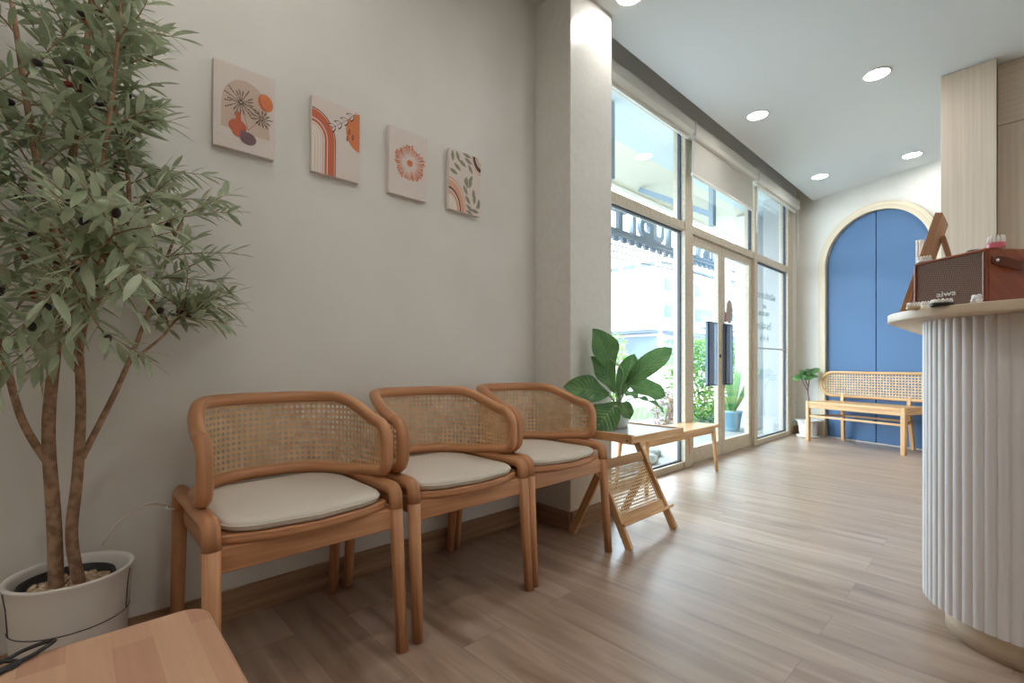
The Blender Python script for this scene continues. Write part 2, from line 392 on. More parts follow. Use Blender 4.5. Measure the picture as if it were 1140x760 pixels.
# baseboards
def skirting(name, pts, h=0.104, t=0.014):
    m_ = MB()
    for (a, c) in zip(pts[:-1], pts[1:]):
        a, c = Vector((*a, 0)), Vector((*c, 0)); d = (c - a).normalized(); n = Vector((d.y, -d.x, 0))
        q = [a, c, c + n * t, a + n * t]
        m_.hexa([q[0], q[1], q[2], q[3]] + [p + Vector((0, 0, h)) for p in q], off=a.y)
    return struct(m_.build(name, BASEW, bevel=0.002))
skirting('baseboard_left', [(WX, -2.2), (WX, 2.01)])
skirting('baseboard_column', [(WX + 0.014, 2.01), (-1.672, 2.01), (-1.672, 2.41)])
p0 = fw(-0.36, 0, 0); p1 = fw(SC0 - RO, 0, 0)
skirting('baseboard_far', [(-1.985, 6.93), (p0.x, p0.y), (p1.x, p1.y)])

# ------------------------------------------------------------------ window wall
D0, D1 = WINX - 0.05, WINX + 0.045
def frame_boxes(name, lst, parent=None, bev=0.004):
    m_ = MB()
    for k, (y0, y1, z0, z1, d) in enumerate(lst): m_.box(D0 + d, D1 - d, y0, y1, z0, z1, off=k * 0.31)
    return m_.build(name, FRAME, parent, bevel=bev)
def pane(name, y0, y1, z0, z1, parent, x=WINX):
    m_ = MB(); m_.box(x - 0.003, x + 0.003, y0, y1, z0, z1)
    return m_.build(name, GLASS, parent)
def sealing(y0, y1, z0, z1, parent, w=0.012):
    m_ = MB()
    for (a, c, e, g) in ((y0, y1, z0, z0 + w), (y0, y1, z1 - w, z1), (y0, y0 + w, z0, z1), (y1 - w, y1, z0, z1)):
        m_.box(WINX - 0.015, WINX + 0.012, a, c, e, g)
    return m_.build('glazing_seal', SEAL, parent)
ZB, ZT, ZH = 0.055, 2.10, 3.0
M1a, M1b, M2a, M2b, JA, JB = 3.945, 4.09, 5.575, 5.66, 6.745, 6.93
f = frame_boxes('window_1', [(2.40, 2.46, 0, 3.06, 0), (M1a, M1b, 0, 3.06, -0.01), (2.46, M1a, 0, ZB, 0), (2.46, M1a, ZT, ZT + 0.075, 0), (2.46, M1a, ZH, 3.06, 0)])
struct(f); pane('pane', 2.46, M1a, ZB, ZT, f); pane('pane', 2.46, M1a, ZT + 0.075, ZH, f)
sealing(2.46, M1a, ZB, ZT, f); sealing(2.46, M1a, ZT + 0.075, ZH, f)
f = frame_boxes('window_2', [(M2a, M2b, 0, 3.06, -0.01), (M1b, M2a, ZT, ZT + 0.075, 0), (M1b, M2a, ZH, 3.06, 0)])
struct(f); pane('pane', M1b, M2a, ZT + 0.075, ZH, f); sealing(M1b, M2a, ZT + 0.075, ZH, f)
f = frame_boxes('window_3', [(JA, JB, 0, 3.06, 0), (M2b, JA, 0, ZB, 0), (M2b, JA, ZT, ZT + 0.075, 0), (M2b, JA, ZH, 3.06, 0)])
struct(f); pane('pane', M2b, JA, ZB, ZT, f); pane('pane', M2b, JA, ZT + 0.075, ZH, f)
sealing(M2b, JA, ZB, ZT, f); sealing(M2b, JA, ZT + 0.075, ZH, f)
m_ = MB(); m_.box(WINX - 0.0085, WINX + 0.0085, M2b, JA, 1.095, 1.112); m_.build('glazing_bar', mat('glazing_bar_grey', (188, 196, 198), 0.4), f)
# glazed double door, each leaf with a flat box pull on both faces
dr = bpy.data.objects.new('door_1', None); COL.objects.link(dr); struct(dr)
for (y0, y1, hy0, hy1) in ((M1b + 0.006, 4.775, 4.41, 4.60), (4.781, M2a - 0.006, 4.80, 4.97)):
    m_ = MB(); z1 = ZT - 0.004
    for k, (a, c, e, g) in enumerate(((y0, y0 + 0.075, 0.008, z1), (y1 - 0.075, y1, 0.008, z1), (y0 + 0.075, y1 - 0.075, 0.008, 0.15), (y0 + 0.075, y1 - 0.075, z1 - 0.075, z1))):
        m_.box(WINX - 0.022, WINX + 0.022, a, c, e, g, off=k * 0.3)
    lf = m_.build('door_leaf', FRAME, dr, bevel=0.004)
    pane('pane', y0 + 0.075, y1 - 0.075, 0.15, z1 - 0.075, lf)
    for (xa, xb) in ((WINX + 0.0225, WINX + 0.056),):
        m_ = MB(); t = 0.012; za, zb = 0.71, 1.325
        far = xb if xa > WINX else xa; nr = far - 0.012 if xa > WINX else far + 0.012
        m_.box(min(far, nr), max(far, nr), hy0, hy1 - 0.07, za, zb)             # plate
        m_.box(xa, xb, hy0, hy0 + t, za, zb); m_.box(xa, xb, hy1 - t, hy1, za, zb)
        m_.box(xa, xb, hy0, hy1, za, za + t); m_.box(xa, xb, hy0, hy1, zb - t, zb)
        hd = m_.build('door_handle', HANDLE, lf, bevel=0.002)
m_ = MB(); m_.lathe([(0.001, 0), (0.017, 0), (0.017, 0.006), (0.008, 0.008)], seg=18)
m_.xf(Matrix.Translation((WINX + 0.0225, 4.74, 1.0)) @ Matrix.Rotation(PI / 2, 4, 'Y')); m_.build('door_lock', BLACKP, dr)

# lettering on the fixed pane by the door: it is written for the street and reads mirrored from inside
def text_mesh(name, body, size, font=None, depth=0.001, align='CENTER', bold=0.0):
    cu = bpy.data.curves.new(name, 'FONT'); cu.body = body; cu.size = size; cu.extrude = depth; cu.offset = bold; cu.align_x = align; cu.align_y = 'CENTER'
    if font: cu.font = font
    t = bpy.data.objects.new(name, cu); COL.objects.link(t)
    dg = bpy.context.evaluated_depsgraph_get(); me = bpy.data.meshes.new_from_object(t.evaluated_get(dg))
    bpy.data.objects.remove(t); bpy.data.curves.remove(cu)
    o = bpy.data.objects.new(name, me); COL.objects.link(o); return o
STICK = mat('sticker_teal', (88, 128, 138), 0.5)
lt = bpy.data.objects.new('window_lettering', None); COL.objects.link(lt)
tag(lt, 'pale teal mirrored lettering stuck on the fixed pane beside the glass door', 'lettering')
# facing the street: local x runs towards -Y, local z (front) towards -X
STM = Matrix(((0, 0, -1, WINX - 0.006), (-1, 0, 0, 0), (0, 1, 0, 0), (0, 0, 0, 1)))
for body, size, y, z in (('คลินิกทันตกรรม', 0.105, 6.08, 1.73), ('เวลา', 0.075, 6.05, 1.605), ('9.00-20.00น.', 0.075, 6.02, 1.515), ('โทร-คลินิก', 0.11, 6.05, 1.365)):
    o = text_mesh('text_line', body, size)
    o.data.transform(STM); o.data.transform(Matrix.Translation((0, y, z))); o.data.materials.clear(); o.data.materials.append(STICK); o.parent = lt
for y in (5.95, 6.05, 6.15):
    m_ = MB(); m_.tube([(WINX - 0.005, y + 0.034 * math.cos(2 * PI * k / 24), 1.225 + 0.04 * math.sin(2 * PI * k / 24)) for k in range(24)], 0.0018, 6, closed=True)
    m_.box(WINX - 0.0062, WINX - 0.0042, y - 0.012, y + 0.012, 1.21, 1.24); m_.build('round_icon', STICK, lt)

# ------------------------------------------------------------------ roller blinds
def blind(y0, y1, drop, label):
    t = thing('roller_blind', label, 'blind', (-1.915, (y0 + y1) / 2, 2.90), group='roller blinds over the window'); h_ = (y1 - y0) / 2
    m_ = MB(); prof = [(-0.055, 0.0), (0.018, 0.0), (0.036, 0.03), (0.036, 0.11), (0.015, 0.14), (-0.055, 0.14)]
    n = len(prof)
    m_.v += [(x, -h_, z) for x, z in prof] + [(x, h_, z) for x, z in prof]
    m_.idx(range(n), [(0, 0)] * n, 0, False); m_.idx(range(n, 2 * n), [(0, 0)] * n, 0, False)
    for k in range(n): q = (k + 1) % n; m_.idx([k, q, n + q, n + k], [(0, 0)] * 4, 0, False)
    m_.build('cassette', CASS, t, bevel=0.006)
    for s in (-1, 1):
        m_ = MB(); m_.box(-0.057, 0.039, s * h_ - 0.006, s * h_ + 0.006, -0.003, 0.143); m_.build('end_cap', mat('cap_white', (206, 204, 198), 0.4), t, bevel=0.004)
    if drop:
        m_ = MB(); m_.box(-0.016, -0.0145, -h_ + 0.03, h_ - 0.03, -drop, 0.03); m_.build('blind_fabric', BLIND, t)
    m_ = MB(); m_.box(-0.024, -0.006, -h_ + 0.025, h_ - 0.025, -drop - 0.028, -drop); m_.build('bottom_bar', CASS, t, bevel=0.004)
    m_ = MB(); m_.tube([(0.02, h_ - 0.02, 0.03), (0.02, h_ - 0.02, -0.55), (0.02, h_ - 0.012, -0.57), (0.02, h_ - 0.004, -0.55), (0.02, h_ - 0.004, 0.03)], 0.0018, 6); m_.build('pull_chain', CASS, t)
blind(2.42, 3.93, 0.0, 'rolled-up white roller blind next to the white column')
blind(3.95, 5.41, 0.30, 'cream roller blind let partly down over the glass door')
blind(5.43, 6.84, 0.0, 'rolled-up white roller blind next to the arched blue door wall')

# ------------------------------------------------------------------ downlights
dl0 = None
def downlight(x, y, z, label, group):
    global dl0
    if dl0 is None:
        dl0 = thing('downlight', label, 'ceiling light', (x, y, z), group=group)
        m_ = MB(); m_.lathe([(0.074, -0.001), (0.086, -0.001), (0.088, -0.004), (0.085, -0.008), (0.076, -0.008), (0.074, -0.001)], seg=40); m_.build('trim_ring', CASS, dl0)
        m_ = MB(); m_.lathe([(0.001, -0.0045), (0.074, -0.0045), (0.074, -0.0015), (0.001, -0.0015)], seg=40); m_.build('diffuser', LAMP, dl0)
        return
    o = copy_tree(dl0); o.location = (x, y, z); o['label'] = label; o['group'] = group
G = 'round downlights in the white ceiling'
downlight(-1.485, 4.25, CZ, 'round ceiling downlight nearest the partly lowered blind', G)
downlight(-0.68, 4.28, CZ, 'round ceiling downlight nearest the tall wooden cabinet', G)
downlight(-1.49, 6.15, CZ, 'round ceiling downlight near the corner of window and blue door wall', G)
downlight(-0.70, 6.20, CZ, 'round ceiling downlight right above the arched blue door', G)
downlight(-1.50, 2.33, CZ, 'round ceiling downlight beside the white column, cut by the photo edge', G)
for k, (x, y) in enumerate(((-0.68, 2.33), (0.15, 2.33), (-1.5, 0.4), (-0.68, 0.4), (0.15, 0.4), (-1.5, -1.5), (-0.68, -1.5), (0.15, -1.5), (1.0, -1.5), (1.0, 0.4), (1.0, 2.33), (1.85, 0.4), (1.85, 2.33), (1.85, 4.25))):  # unseen lamps continuing the ceiling grid, added to brighten the interior
    downlight(x, y, CZ, 'unseen ceiling downlight added to brighten the waiting area', 'unseen downlights')

# ------------------------------------------------------------------ tall cabinet
def cabinet(name, label, x0, x1, yf, yb, seams):
    t = thing(name, label, 'cabinet', ((x0 + x1) / 2, yf, 0), group=None); w = (x1 - x0) / 2; d = yb - yf
    m_ = MB(); m_.box(-w, w, 0.02, d, 0, CZ - 0.001); m_.build('body', ASHW, t)
    z = 0.0
    for k, zz in enumerate(seams + [CZ - 0.002]):
        m_ = MB(); m_.box(-w + 0.0015, w - 0.0015, 0, 0.0195, z + 0.003, zz - 0.002, off=k * 0.7 + x0); m_.build('door', ASHW, t, bevel=0.0015); z = zz
cabinet('wood_panel_cabinet', 'floor-to-ceiling pale wood panel standing forward beside the blue arch', -0.365, -0.078, 4.66, 5.9, [])
cabinet('wall_cabinet', 'recessed pale wood tall cabinet with a split door behind the radio', -0.0765, 0.55, 4.775, 5.9, [2.60])
cabinet('wall_cabinet', 'pale wood tall cabinet further along the wall, hidden past the radio', 0.552, 1.2, 4.775, 5.9, [2.60])

# ------------------------------------------------------------------ cane weave
def cane(mb, mapf, smin, smax, zr, pitch=0.0165, w=0.0021, d=0.0008):
    """open six-way weave between smin..smax; zr(s) gives the low and high edge; mapf(s, z, off) -> point"""
    def ribbon(p, q, off):
        (s0, z0), (s1, z1) = p, q
        l = math.hypot(s1 - s0, z1 - z0); nx, nz = -(z1 - z0) / l * w / 2, (s1 - s0) / l * w / 2
        mb.face([mapf(s0 + nx, z0 + nz, off), mapf(s0 - nx, z0 - nz, off), mapf(s1 - nx, z1 - nz, off), mapf(s1 + nx, z1 + nz, off)], [(0, 0), (0.002, 0), (0.002, l), (0, l)], 0, True)
    def inside(s, z):
        if s < smin or s > smax: return False
        a, c = zr(s); return a <= z <= c
    n = int((smax - smin) / pitch); zlo = min(zr(smin + (smax - smin) * k / 60)[0] for k in range(61)); zhi = max(zr(smin + (smax - smin) * k / 60)[1] for k in range(61))
    for i in range(n + 1):
        for o in (-0.0021, 0.0021):
            s = smin + i * pitch + o
            if s < smin or s > smax: continue
            a, c = zr(s); k = max(1, int((c - a) / 0.05))
            for j in range(k): ribbon((s, a + (c - a) * j / k), (s, a + (c - a) * (j + 1) / k), -d)
    m = int((zhi - zlo) / pitch)
    st = pitch
    for i in range(m + 1):
        for o in (-0.0021, 0.0021):
            z = zlo + i * pitch + o
            k = int((smax - smin) / st)
            for j in range(k):
                s0, s1 = smin + j * st, smin + (j + 1) * st
                if inside(s0, z) and inside(s1, z): ribbon((s0, z), (s1, z), d)
    for sg in (1, -1):
        for i in range(-m - 1, n + m + 2):
            for j in range(m + 1):
                z0 = zlo + (j) * pitch; s0 = smin + (i + sg * j + 0.5) * pitch
                z1, s1 = z0 + pitch, s0 + sg * pitch
                if inside(s0, z0) and inside(s1, z1): ribbon((s0, z0), (s1, z1), 0.0)

# ------------------------------------------------------------------ armchairs
def fillet(pts, r, n=6):
    """polyline with rounded inner corners"""
    P = [Vector(p) for p in pts]; out = [P[0]]
    for i in range(1, len(P) - 1):
        a = (P[i - 1] - P[i]); c = (P[i + 1] - P[i]); la, lc = a.length, c.length; a.normalize(); c.normalize()
        rr = min(r, la * 0.49, lc * 0.49)
        for k in range(n + 1):
            t = k / n
            p0, p1, p2 = P[i] + a * rr, P[i], P[i] + c * rr
            out.append(p0 * (1 - t) ** 2 + p1 * 2 * t * (1 - t) + p2 * t * t)
    out.append(P[-1]); return out

# plan of the curved back: from one front end round the back to the other (local x = front)
BX, BW, BF = -0.262, 0.2595, 0.160
def back_plan():
    pts = []
    for k in range(241):
        t = PI * k / 240
        e = 2 / 2.7
        c, s = math.cos(t), math.sin(t)
        pts.append(Vector((BF - (BF - BX) * (abs(s) ** e), -BW * math.copysign(abs(c) ** e, c), 0)))
    L = [0]
    for i in range(1, len(pts)): L.append(L[-1] + (pts[i] - pts[i - 1]).length)
    return pts, L
BP, BL = back_plan(); BLH = BL[-1] / 2
def plan(s):
    s = min(max(s + BLH, 0), BL[-1] - 1e-6)
    lo, hi = 0, len(BL) - 1
    while hi - lo > 1:
        m = (lo + hi) // 2
        if BL[m] <= s: lo = m
        else: hi = m
    t = (s - BL[lo]) / (BL[lo + 1] - BL[lo]); p = BP[lo].lerp(BP[lo + 1], t); d = (BP[min(lo + 2, len(BP) - 1)] - BP[max(lo - 1, 0)]).normalized()
    return p, Vector((d.y, -d.x, 0))
def sst(a, b, x):
    t = min(max((x - a) / (b - a), 0), 1); return t * t * (3 - 2 * t)
def ztop(s): return 0.797 - 0.082 * sst(0.42, 0.98, abs(s) / BLH)
ZBOT = 0.556
def zbot(s): return ZBOT - 0.026 * (1 - sst(0.45, 1.0, abs(s) / BLH))
RT, RB = 0.058, 0.045
def loop_z(s, top):
    d = BLH - abs(s)
    r = RT if top else RB
    e = 0 if d >= r else r - math.sqrt(max(r * r - (r - d) ** 2, 0))
    return ztop(s) - e if top else zbot(s) + e
def mp_back(s, z, off=0.0):
    p, n = plan(s); return (p.x + n.x * off, p.y + n.y * off, z)
def make_chair(label, loc):
    t = thing('rattan_armchair', label, 'chair', loc, group='cane-backed armchairs along the wall')
    for sy in (-1, 1):
        y = sy * 0.257
        m_ = MB(); m_.tube([(0.257, y + sy * 0.004, 0), (0.24, y + sy * 0.002, 0.24), (0.226, y, 0.452)], lambda q: 0.0185 + 0.0035 * q, 16, off=0.3 + sy * 0.1); m_.build('leg', TEAK, t)
        m_ = MB(); m_.tube([(-0.285, y + sy * 0.004, 0), (-0.262, y + sy * 0.002, 0.24), (-0.242, y, 0.452)], lambda q: 0.0185 + 0.0035 * q, 16, off=0.7 + sy * 0.1); m_.build('leg', TEAK, t)
        pth = fillet([(0.226, y, 0.452), (0.222, y, 0.514), (-0.236, y, 0.514), (-0.242, y, 0.452)], 0.075, 10)
        m_ = MB(); m_.tube(pth, 0.0222, 16, off=0.5 + sy * 0.2); m_.build('side_rail', TEAK, t)
    m_ = MB()
    m_.box(0.205, 0.229, -0.25, 0.25, 0.388, 0.452, off=0.2); m_.build('front_apron', TEAK, t, bevel=0.004)
    m_ = MB(); m_.box(-0.25, -0.23, -0.25, 0.25, 0.395, 0.452, off=1.2)
    m_.box(-0.235, 0.21, -0.250, -0.230, 0.405, 0.452, off=0.9); m_.box(-0.235, 0.21, 0.230, 0.250, 0.405, 0.452, off=2.2); m_.build('seat_frame', TEAK, t, bevel=0.003)
    # seat board with bowed front
    poly = [(-0.235, -0.236)] + [(0.205 + 0.058 * (1 - (k / 12) ** 2), 0.236 * k / 12) for k in range(-12, 13)] + [(-0.235, 0.236)]
    m_ = MB(); m_.prism(poly, 0.4525, 0.478, 0, True); m_.build('seat', TEAK, t, bevel=0.006, seg=3)
    # bent rail running all the way round the back
    pts = []
    N_ = 96
    for k in range(N_ + 1):
        s = -BLH + RT + (2 * BLH - 2 * RT) * k / N_; pts.append((s, ztop(s)))
    zf, zb_ = ztop(BLH), zbot(BLH)
    for k in range(1, 9): a = PI / 2 * k / 8; pts.append((BLH - RT + RT * math.sin(a), loop_z(BLH, True) * 0 + (ztop(BLH - RT) + (zf - ztop(BLH - RT)) * k / 8) - RT + RT * math.cos(a)))
    for k in range(0, 9): a = PI / 2 * k / 8; pts.append((BLH - RB + RB * math.cos(a), zb_ + RB - RB * math.sin(a)))
    for k in range(1, N_): s = (BLH - RB) - (2 * BLH - 2 * RB) * k / N_; pts.append((s, zbot(s)))
    for k in range(8, -1, -1): a = PI / 2 * k / 8; pts.append((-(BLH - RB + RB * math.cos(a)), zb_ + RB - RB * math.sin(a)))
    for k in range(8, 0, -1): a = PI / 2 * k / 8; pts.append((-(BLH - RT + RT * math.sin(a)), (ztop(BLH - RT) + (zf - ztop(BLH - RT)) * k / 8) - RT + RT * math.cos(a)))
    m_ = MB(); m_.tube([mp_back(s, z) for s, z in pts], 0.0205, 14, closed=True, off=0.15); m_.build('backrest_frame', TEAK, t)
    m_ = MB(); cane(m_, mp_back, -BLH + 0.008, BLH - 0.008, lambda s: (loop_z(s, False) + 0.006, loop_z(s, True) - 0.006), 0.0195, 0.0026); m_.build('cane_panel', CANE, t)
    return t
CH = [(-1.598, 0.512, 'cane-backed wooden armchair closest to the olive tree'),
      (-1.606, 1.098, 'middle one of the three cane-backed wooden armchairs by the wall'),
      (-1.615, 1.660, 'cane-backed wooden armchair closest to the column and plant stand')]
ch0 = make_chair(CH[0][2], (CH[0][0], CH[0][1], 0))
for x, y, lab in CH[1:]:
    c = copy_tree(ch0); c.location = (x, y, 0); c['label'] = lab
# seat cushions: white pads, bowed in front like the boards
def make_cushion(label, loc):
    t = thing('seat_cushion', label, 'cushion', loc, group='white seat pads on the armchairs')
    n = 36; out = []
    for k in range(n):
        a = 2 * PI * k / n; c, s = math.cos(a), math.sin(a); e = 2 / 8.0
        x = math.copysign(abs(c) ** e, c); y = math.copysign(abs(s) ** e, s)
        X = x * 0.222 + (0.050 * (1 - (y) ** 2) if x > 0 else 0) * min(1, max(0, x)); out.append((X + 0.0, y * 0.229))
    prof = [(0.94, 0.0), (0.988, 0.003), (1.0, 0.010), (1.0, 0.019), (0.992, 0.026), (0.965, 0.030), (0.85, 0.0325), (0.5, 0.034), (0.02, 0.0345)]
    m_ = MB(); i0 = 0
    for q, z in prof: m_.v += [(x * q, y * q, z) for x, y in out]
    for i in range(len(prof) - 1):
        for k in range(n): q = (k + 1) % n; m_.idx([i * n + k, i * n + q, (i + 1) * n + q, (i + 1) * n + k], [(0, 0)] * 4)
    m_.idx(list(range(n))[::-1], [(0, 0)] * n, 0, False); m_.idx([(len(prof) - 1) * n + k for k in range(n)], [(0, 0)] * n)
    m_.build('pad', FABRIC, t)
    m_ = MB(); m_.tube([(x * 1.003, y * 1.003, 0.017) for x, y in out], 0.0028, 6, closed=True); m_.build('piping', FABRIC, t)
    return t
cu0 = None
for (x, y, lab), l2 in zip(CH, ('white seat cushion on the armchair closest to the olive tree', 'white seat cushion on the middle one of three armchairs', 'white seat cushion on the armchair closest to the column')):
    if cu0 is None:
        cu0 = make_cushion(l2, (x - 0.012, y, 0.4785)); c = cu0
    else:
        c = copy_tree(cu0); c.location = (x - 0.012, y, 0.4785); c['label'] = l2
x, y, _ = CH[0]      # the first pad's loose tie
m_ = MB(); m_.tube(fillet([(-0.215, -0.200, 0.02), (-0.236, -0.262, -0.008), (-0.262, -0.295, -0.012), (-0.20, -0.345, 0.020), (-0.17, -0.42, -0.02), (-0.165, -0.45, -0.075)], 0.06, 5), 0.0032, 6)
m_.tube([(-0.244 + 0.028 * math.cos(a), -0.262 + 0.028 * math.sin(a), -0.020) for a in [2 * PI * k / 16 for k in range(16)]], 0.004, 6, closed=True)
m_.build('cushion_tie', FABRIC, cu0)

# ------------------------------------------------------------------ canvases
CB = speckle('canvas_linen', (222, 211, 204), (218, 207, 200), 200.0, 0.85, spec=0.1)
INK = mat('ink_dark', (72, 62, 60), 0.8); TERRA = mat('print_terracotta', (198, 106, 78), 0.85); ORANGE = mat('print_orange', (214, 128, 84), 0.85)
SAND = mat('print_sand', (204, 180, 164), 0.85); PLUM = mat('print_plum', (124, 98, 104), 0.85); SAGE = mat('print_sage', (146, 142, 124), 0.85)
CREAM = mat('print_cream', (228, 216, 206), 0.85); PEACH = mat('print_peach', (214, 166, 142), 0.85); MAROON = mat('print_maroon', (96, 62, 60), 0.85)
CW, CHH = 0.20, 0.30
class Art:
    def __init__(self): self.p = []; self.k = 0
    def clip(self, pts):
        for ax, lim, sg in ((0, 0.0, 1), (0, 1.0, -1), (1, 0.0, 1), (1, 1.0, -1)):
            o = []
            for i in range(len(pts)):
                a, c = pts[i - 1], pts[i]; ia, ic = (a[ax] - lim) * sg >= 0, (c[ax] - lim) * sg >= 0
                if ia != ic:
                    t = (lim - a[ax]) / (c[ax] - a[ax]); o.append((a[0] + (c[0] - a[0]) * t, a[1] + (c[1] - a[1]) * t))
                if ic: o.append(c)
            pts = o
            if not pts: return pts
        return pts
    def poly(self, pts, m):
        pts = self.clip(pts); self.k += 1
        if len(pts) > 2: self.p.append((pts, m, 0.0001 + 0.000008 * self.k))
    def ell(self, cx, cy, rx, ry, m, rot=0, n=36):
        c, s = math.cos(rot), math.sin(rot)
        self.poly([(cx + (rx * math.cos(a) * CW * c - ry * math.sin(a) * CHH * s) / CW, cy + (rx * math.cos(a) * CW * s + ry * math.sin(a) * CHH * c) / CHH) for a in [2 * PI * k / n for k in range(n)]], m)
    def line(self, x0, y0, x1, y1, w, m):
        dx, dy = (x1 - x0) * CW, (y1 - y0) * CHH; l = math.hypot(dx, dy); nx, ny = -dy / l * w / 2 / CW, dx / l * w / 2 / CHH
        self.poly([(x0 + nx, y0 + ny), (x0 - nx, y0 - ny), (x1 - nx, y1 - ny), (x1 + nx, y1 + ny)], m)
    def leaf(self, x, y, l, w, ang, m):
        """pointed leaf starting at x,y (metres for l,w)"""
        pts = []
        for k in range(17):
            t = k / 16; pts.append((t * l, w / 2 * math.sin(PI * t) ** 0.9))
        pts += [(a, -c) for a, c in pts[::-1][1:-1]]
        c, s = math.cos(ang), math.sin(ang)
        self.poly([(x + (a * c - e * s) / CW, y + (a * s + e * c) / CHH) for a, e in pts], m)
AM = [CB, INK, TERRA, ORANGE, SAND, PLUM, SAGE, CREAM, PEACH, MAROON]
def hang(art, y, z, label):
    """box canvas on the wall, top edge leaning a little off the wall"""
    m_ = MB(); T = 0.022
    m_.box(0, CW, -T, 0, 0, CHH)
    for pts, m, off in art.p: m_.face([(u * CW, -T - off, v * CHH) for u, v in pts], None, m)
    o = m_.build('canvas_print', AM)
    for p in o.data.polygons:
        if len(p.vertices) != 4 or p.material_index: pass
    # local x -> +Y, local -y -> +X
    o.matrix_world = Matrix.Translation((WX + 0.001, y, z)) @ Matrix.Rotation(PI / 2, 4, 'Z') @ Matrix.Rotation(math.radians(1.6), 4, 'X')
    tag(o, label, 'picture', 'small canvas prints on the wall')
R = random.Random(4)
a = Art()
a.poly([(0.12, 0.24)] + [(0.12 + 0.02 * 0, 0.55)] + [(0.5 - 0.37 * math.cos(t), 0.56 + 0.29 * math.sin(t)) for t in [PI * k / 24 for k in range(25)]] + [(0.92, 0.22), (0.55, 0.22)], 4)
for (cx, cy, rad, n) in ((0.43, 0.58, 0.062, 19), (0.77, 0.46, 0.040, 13)):
    for k in range(n):
        t = 2 * PI * k / n + R.uniform(-.1, .1); q = rad * R.uniform(0.6, 1.0)
        a.line(cx + 0.004 * math.cos(t) / CW, cy + 0.004 * math.sin(t) / CHH, cx + q * math.cos(t) / CW, cy + q * math.sin(t) / CHH, 0.0019, 1)
        for j in (0.6, 0.75, 0.9): a.leaf(cx + q * j * math.cos(t) / CW, cy + q * j * math.sin(t) / CHH, 0.008, 0.002, t + 0.6, 1)
    a.line(cx, cy, 0.55, 0.27, 0.0012, 1)
a.ell(0.84, 0.67, 0.125, 0.105, 3, 0.25); a.ell(0.80, 0.66, 0.075, 0.095, 2, 0.25); a.ell(0.86, 0.675, 0.10, 0.098, 3, 0.25)
a.ell(0.38, 0.28, 0.145, 0.085, 2); a.ell(0.39, 0.37, 0.045, 0.09, 2); a.ell(0.39, 0.22, 0.10, 0.06, 2)
a.ell(0.55, 0.17, 0.135, 0.075, 5, -0.15); a.ell(0.47, 0.22, 0.05, 0.04, 5)
hang(a, 0.362, 1.695, 'canvas print of a vase and dark grasses, nearest the olive tree')
a = Art()
def arch_band(r, m, v0=0.45):
    a.poly([(-0.01, 0)] + [(0.49 * r, -0.01)] + [(0.49 * r * math.cos(t), v0 + 0.40 * r * math.sin(t)) for t in [PI / 2 * k / 20 for k in range(21)]], m)
for r, m in ((1.0, 9), (0.97, 8), (0.93, 2), (0.66, 7), (0.625, 2), (0.53, 7), (0.48, 8), (0.44, 7), (0.38, 4), (0.36, 7), (0.26, 4), (0.24, 7), (0.14, 4), (0.12, 7)): arch_band(r, m)
a.ell(1.02, 0.70, 0.32, 0.27, 3)
px, py = 0.93, 0.99
for k in range(9):
    t = k / 9; x0, y0 = 0.93 - 0.58 * t, 0.99 - 0.36 * t ** 0.8
    if k: a.line(px, py, x0, y0, 0.0012, 1)
    px, py = x0, y0
    for an in (PI + 0.1, PI + 1.2):
        if k % 2: a.leaf(x0, y0, 0.034, 0.012, an, 1); a.leaf(x0 - 0.012, y0 - 0.003, 0.026, 0.009, an, 0)
for k, (x0, y0) in enumerate(((0.78, 0.72), (0.86, 0.66), (0.74, 0.62))): a.leaf(x0, y0, 0.026, 0.009, -1.7, 1); a.leaf(x0, y0 - 0.012, 0.017, 0.004, -1.7, 3)
hang(a, 0.700, 1.695, 'canvas print of a terracotta rainbow arch with orange sun')
a = Art()
for k in range(52):
    t = 2 * PI * k / 52 + R.uniform(-.03, .03); r1 = 0.082 * R.uniform(0.86, 1.0) * (1 + 0.05 * math.sin(5 * t)); r0 = R.uniform(0.020, 0.036)
    w = R.uniform(0.0030, 0.0042)
    c, s = math.cos(t), math.sin(t)
    a.poly([(0.53 + (r0 * c) / CW, 0.52 + (r0 * s) / CHH), (0.53 + (r1 * c - w * s) / CW, 0.52 + (r1 * s + w * c) / CHH), (0.53 + r1 * 1.02 * c / CW, 0.52 + r1 * 1.02 * s / CHH), (0.53 + (r1 * c + w * s) / CW, 0.52 + (r1 * s - w * c) / CHH)], 2 if k % 4 == 0 else 3)
    a.line(0.53 + r0 * c / CW, 0.52 + r0 * s / CHH, 0.53 + r1 * 0.97 * c / CW, 0.52 + r1 * 0.97 * s / CHH, 0.0008, 7)
a.ell(0.53, 0.52, 0.075, 0.05, 3)
hang(a, 1.040, 1.695, 'canvas print of one orange burst flower on plain ground')
a = Art()
lv = [(0.10, 0.98, -1.5), (0.22, 0.99, -1.2), (0.30, 0.86, -0.5), (0.15, 0.78, -0.6), (0.02, 0.66, -0.3), (0.48, 0.92, -0.4), (0.60, 0.84, -1.0), (0.42, 0.99, -0.2),
      (0.55, 0.62, -1.5), (0.62, 0.50, 1.1), (0.72, 0.60, -1.9), (0.45, 0.46, -1.0), (0.78, 0.44, -1.5), (0.82, 0.36, -1.6), (0.52, 0.30, -0.9), (0.55, 0.15, -0.6), (0.70, 0.08, -0.1), (0.97, 0.30, -1.6), (0.60, 0.42, 2.0), (0.55, 0.05, -0.4), (0.88, 0.12, 0.9)]
for x0, y0, an in lv: a.leaf(x0 - 0.01, y0, 0.054, 0.020, an, 6)
for k in range(10): a.line(0.05 + 0.06 * k, 0.7 - 0.05 * k, 0.11 + 0.06 * k, 0.65 - 0.05 * k, 0.0009, 6)
